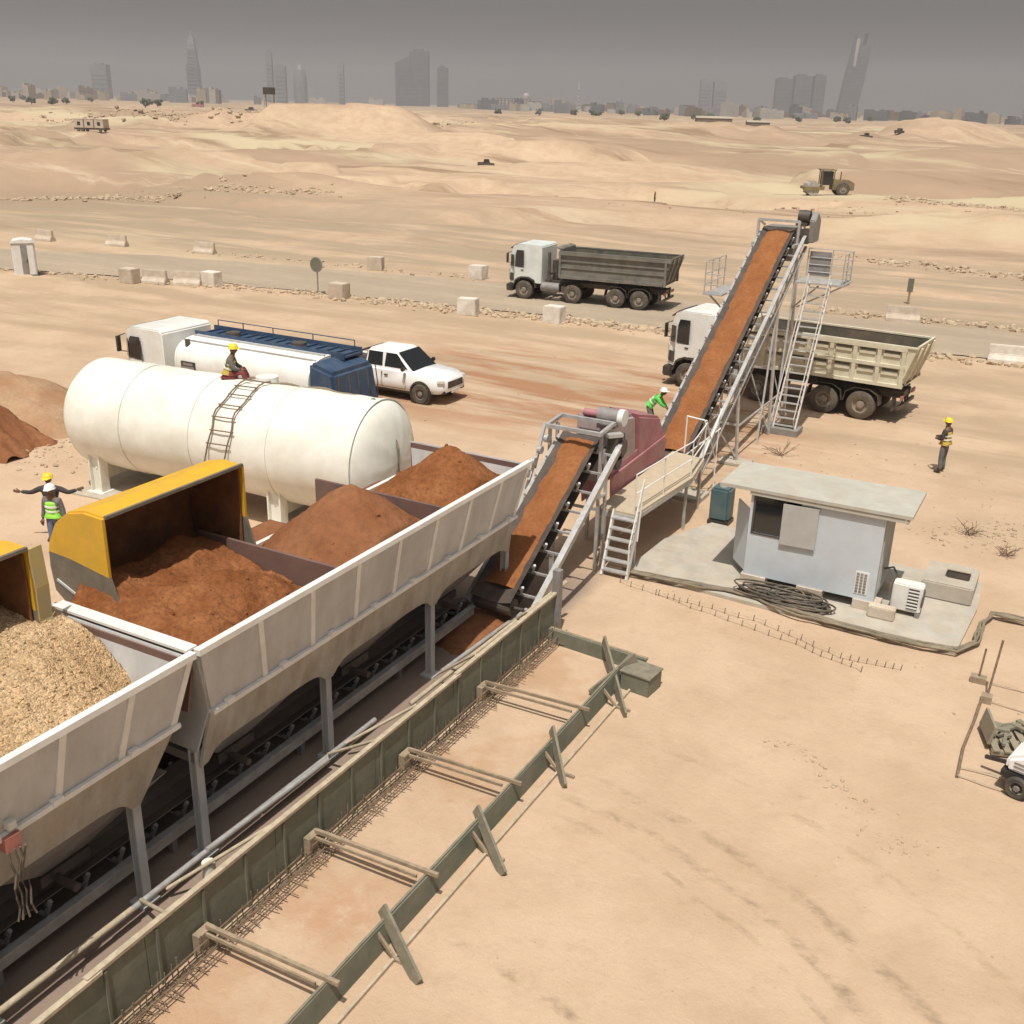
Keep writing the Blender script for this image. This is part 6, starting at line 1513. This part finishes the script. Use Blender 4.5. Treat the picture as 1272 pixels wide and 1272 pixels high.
# ------------------------------------------------------------------ light, sky, air
SUN_EL, = (R(68),)
# shadows fall away from the camera and slightly right: sun behind-left of the camera
sdir = V3((math.cos(R(28.3))*.20-math.sin(R(28.3))*1.0, math.sin(R(28.3))*.20+math.cos(R(28.3))*1.0, 0)).normalized()   # horizontal direction shadows fall
ld_ = V3((sdir.x*math.cos(SUN_EL), sdir.y*math.cos(SUN_EL), -math.sin(SUN_EL)))
sun = bpy.data.lights.new('sun', 'SUN'); sun.energy = SUN_E; sun.angle = R(.53); sun.color = (1, .95, .87)
so = bpy.data.objects.new('sun', sun); col.objects.link(so); so.rotation_euler = ld_.to_track_quat('-Z', 'Y').to_euler(); so.location = (0, -20, 60)
w = bpy.data.worlds.new('World'); sc.world = w; w.use_nodes = True
N = w.node_tree.nodes; L = w.node_tree.links
sky = N.new('ShaderNodeTexSky'); sky.sky_type = 'NISHITA'; sky.sun_disc = False; sky.sun_elevation = SUN_EL
sky.sun_rotation = math.atan2(-sdir.x, -sdir.y); sky.air_density = 1.0; sky.dust_density = 8; sky.ozone_density = 1
hs = N.new('ShaderNodeHueSaturation'); hs.inputs['Saturation'].default_value = SKY_SAT
L.new(sky.outputs[0], hs.inputs['Color']); L.new(hs.outputs[0], N['Background'].inputs['Color']); N['Background'].inputs['Strength'].default_value = SKY_S
if HAZE_D:
    hz = MB(); hz.span((-9500, -9500, -13), (9500, 9500, 330)); hm = bpy.data.materials.new('dusty_air'); hm.use_nodes = True
    hn = hm.node_tree; hn.nodes.remove(hn.nodes['Principled BSDF']); pv = hn.nodes.new('ShaderNodeVolumePrincipled')
    pv.inputs['Color'].default_value = (*HAZE_C, 1); pv.inputs['Density'].default_value = HAZE_D; pv.inputs['Anisotropy'].default_value = 0.0
    pv.inputs['Absorption Color'].default_value = (*HAZE_A, 1)
    hn.links.new(pv.outputs[0], hn.nodes['Material Output'].inputs['Volume'])
    tag(hz.build('haze', hm), 'dusty grey air over the whole desert', 'haze', None, 'stuff')
sc.view_settings.view_transform = 'Standard'; sc.view_settings.look = 'None'; sc.view_settings.gamma = 1; sc.view_settings.exposure = EXPO
sc.cycles.max_bounces = 6; sc.cycles.volume_bounces = 1
sc.cycles.use_denoising = True
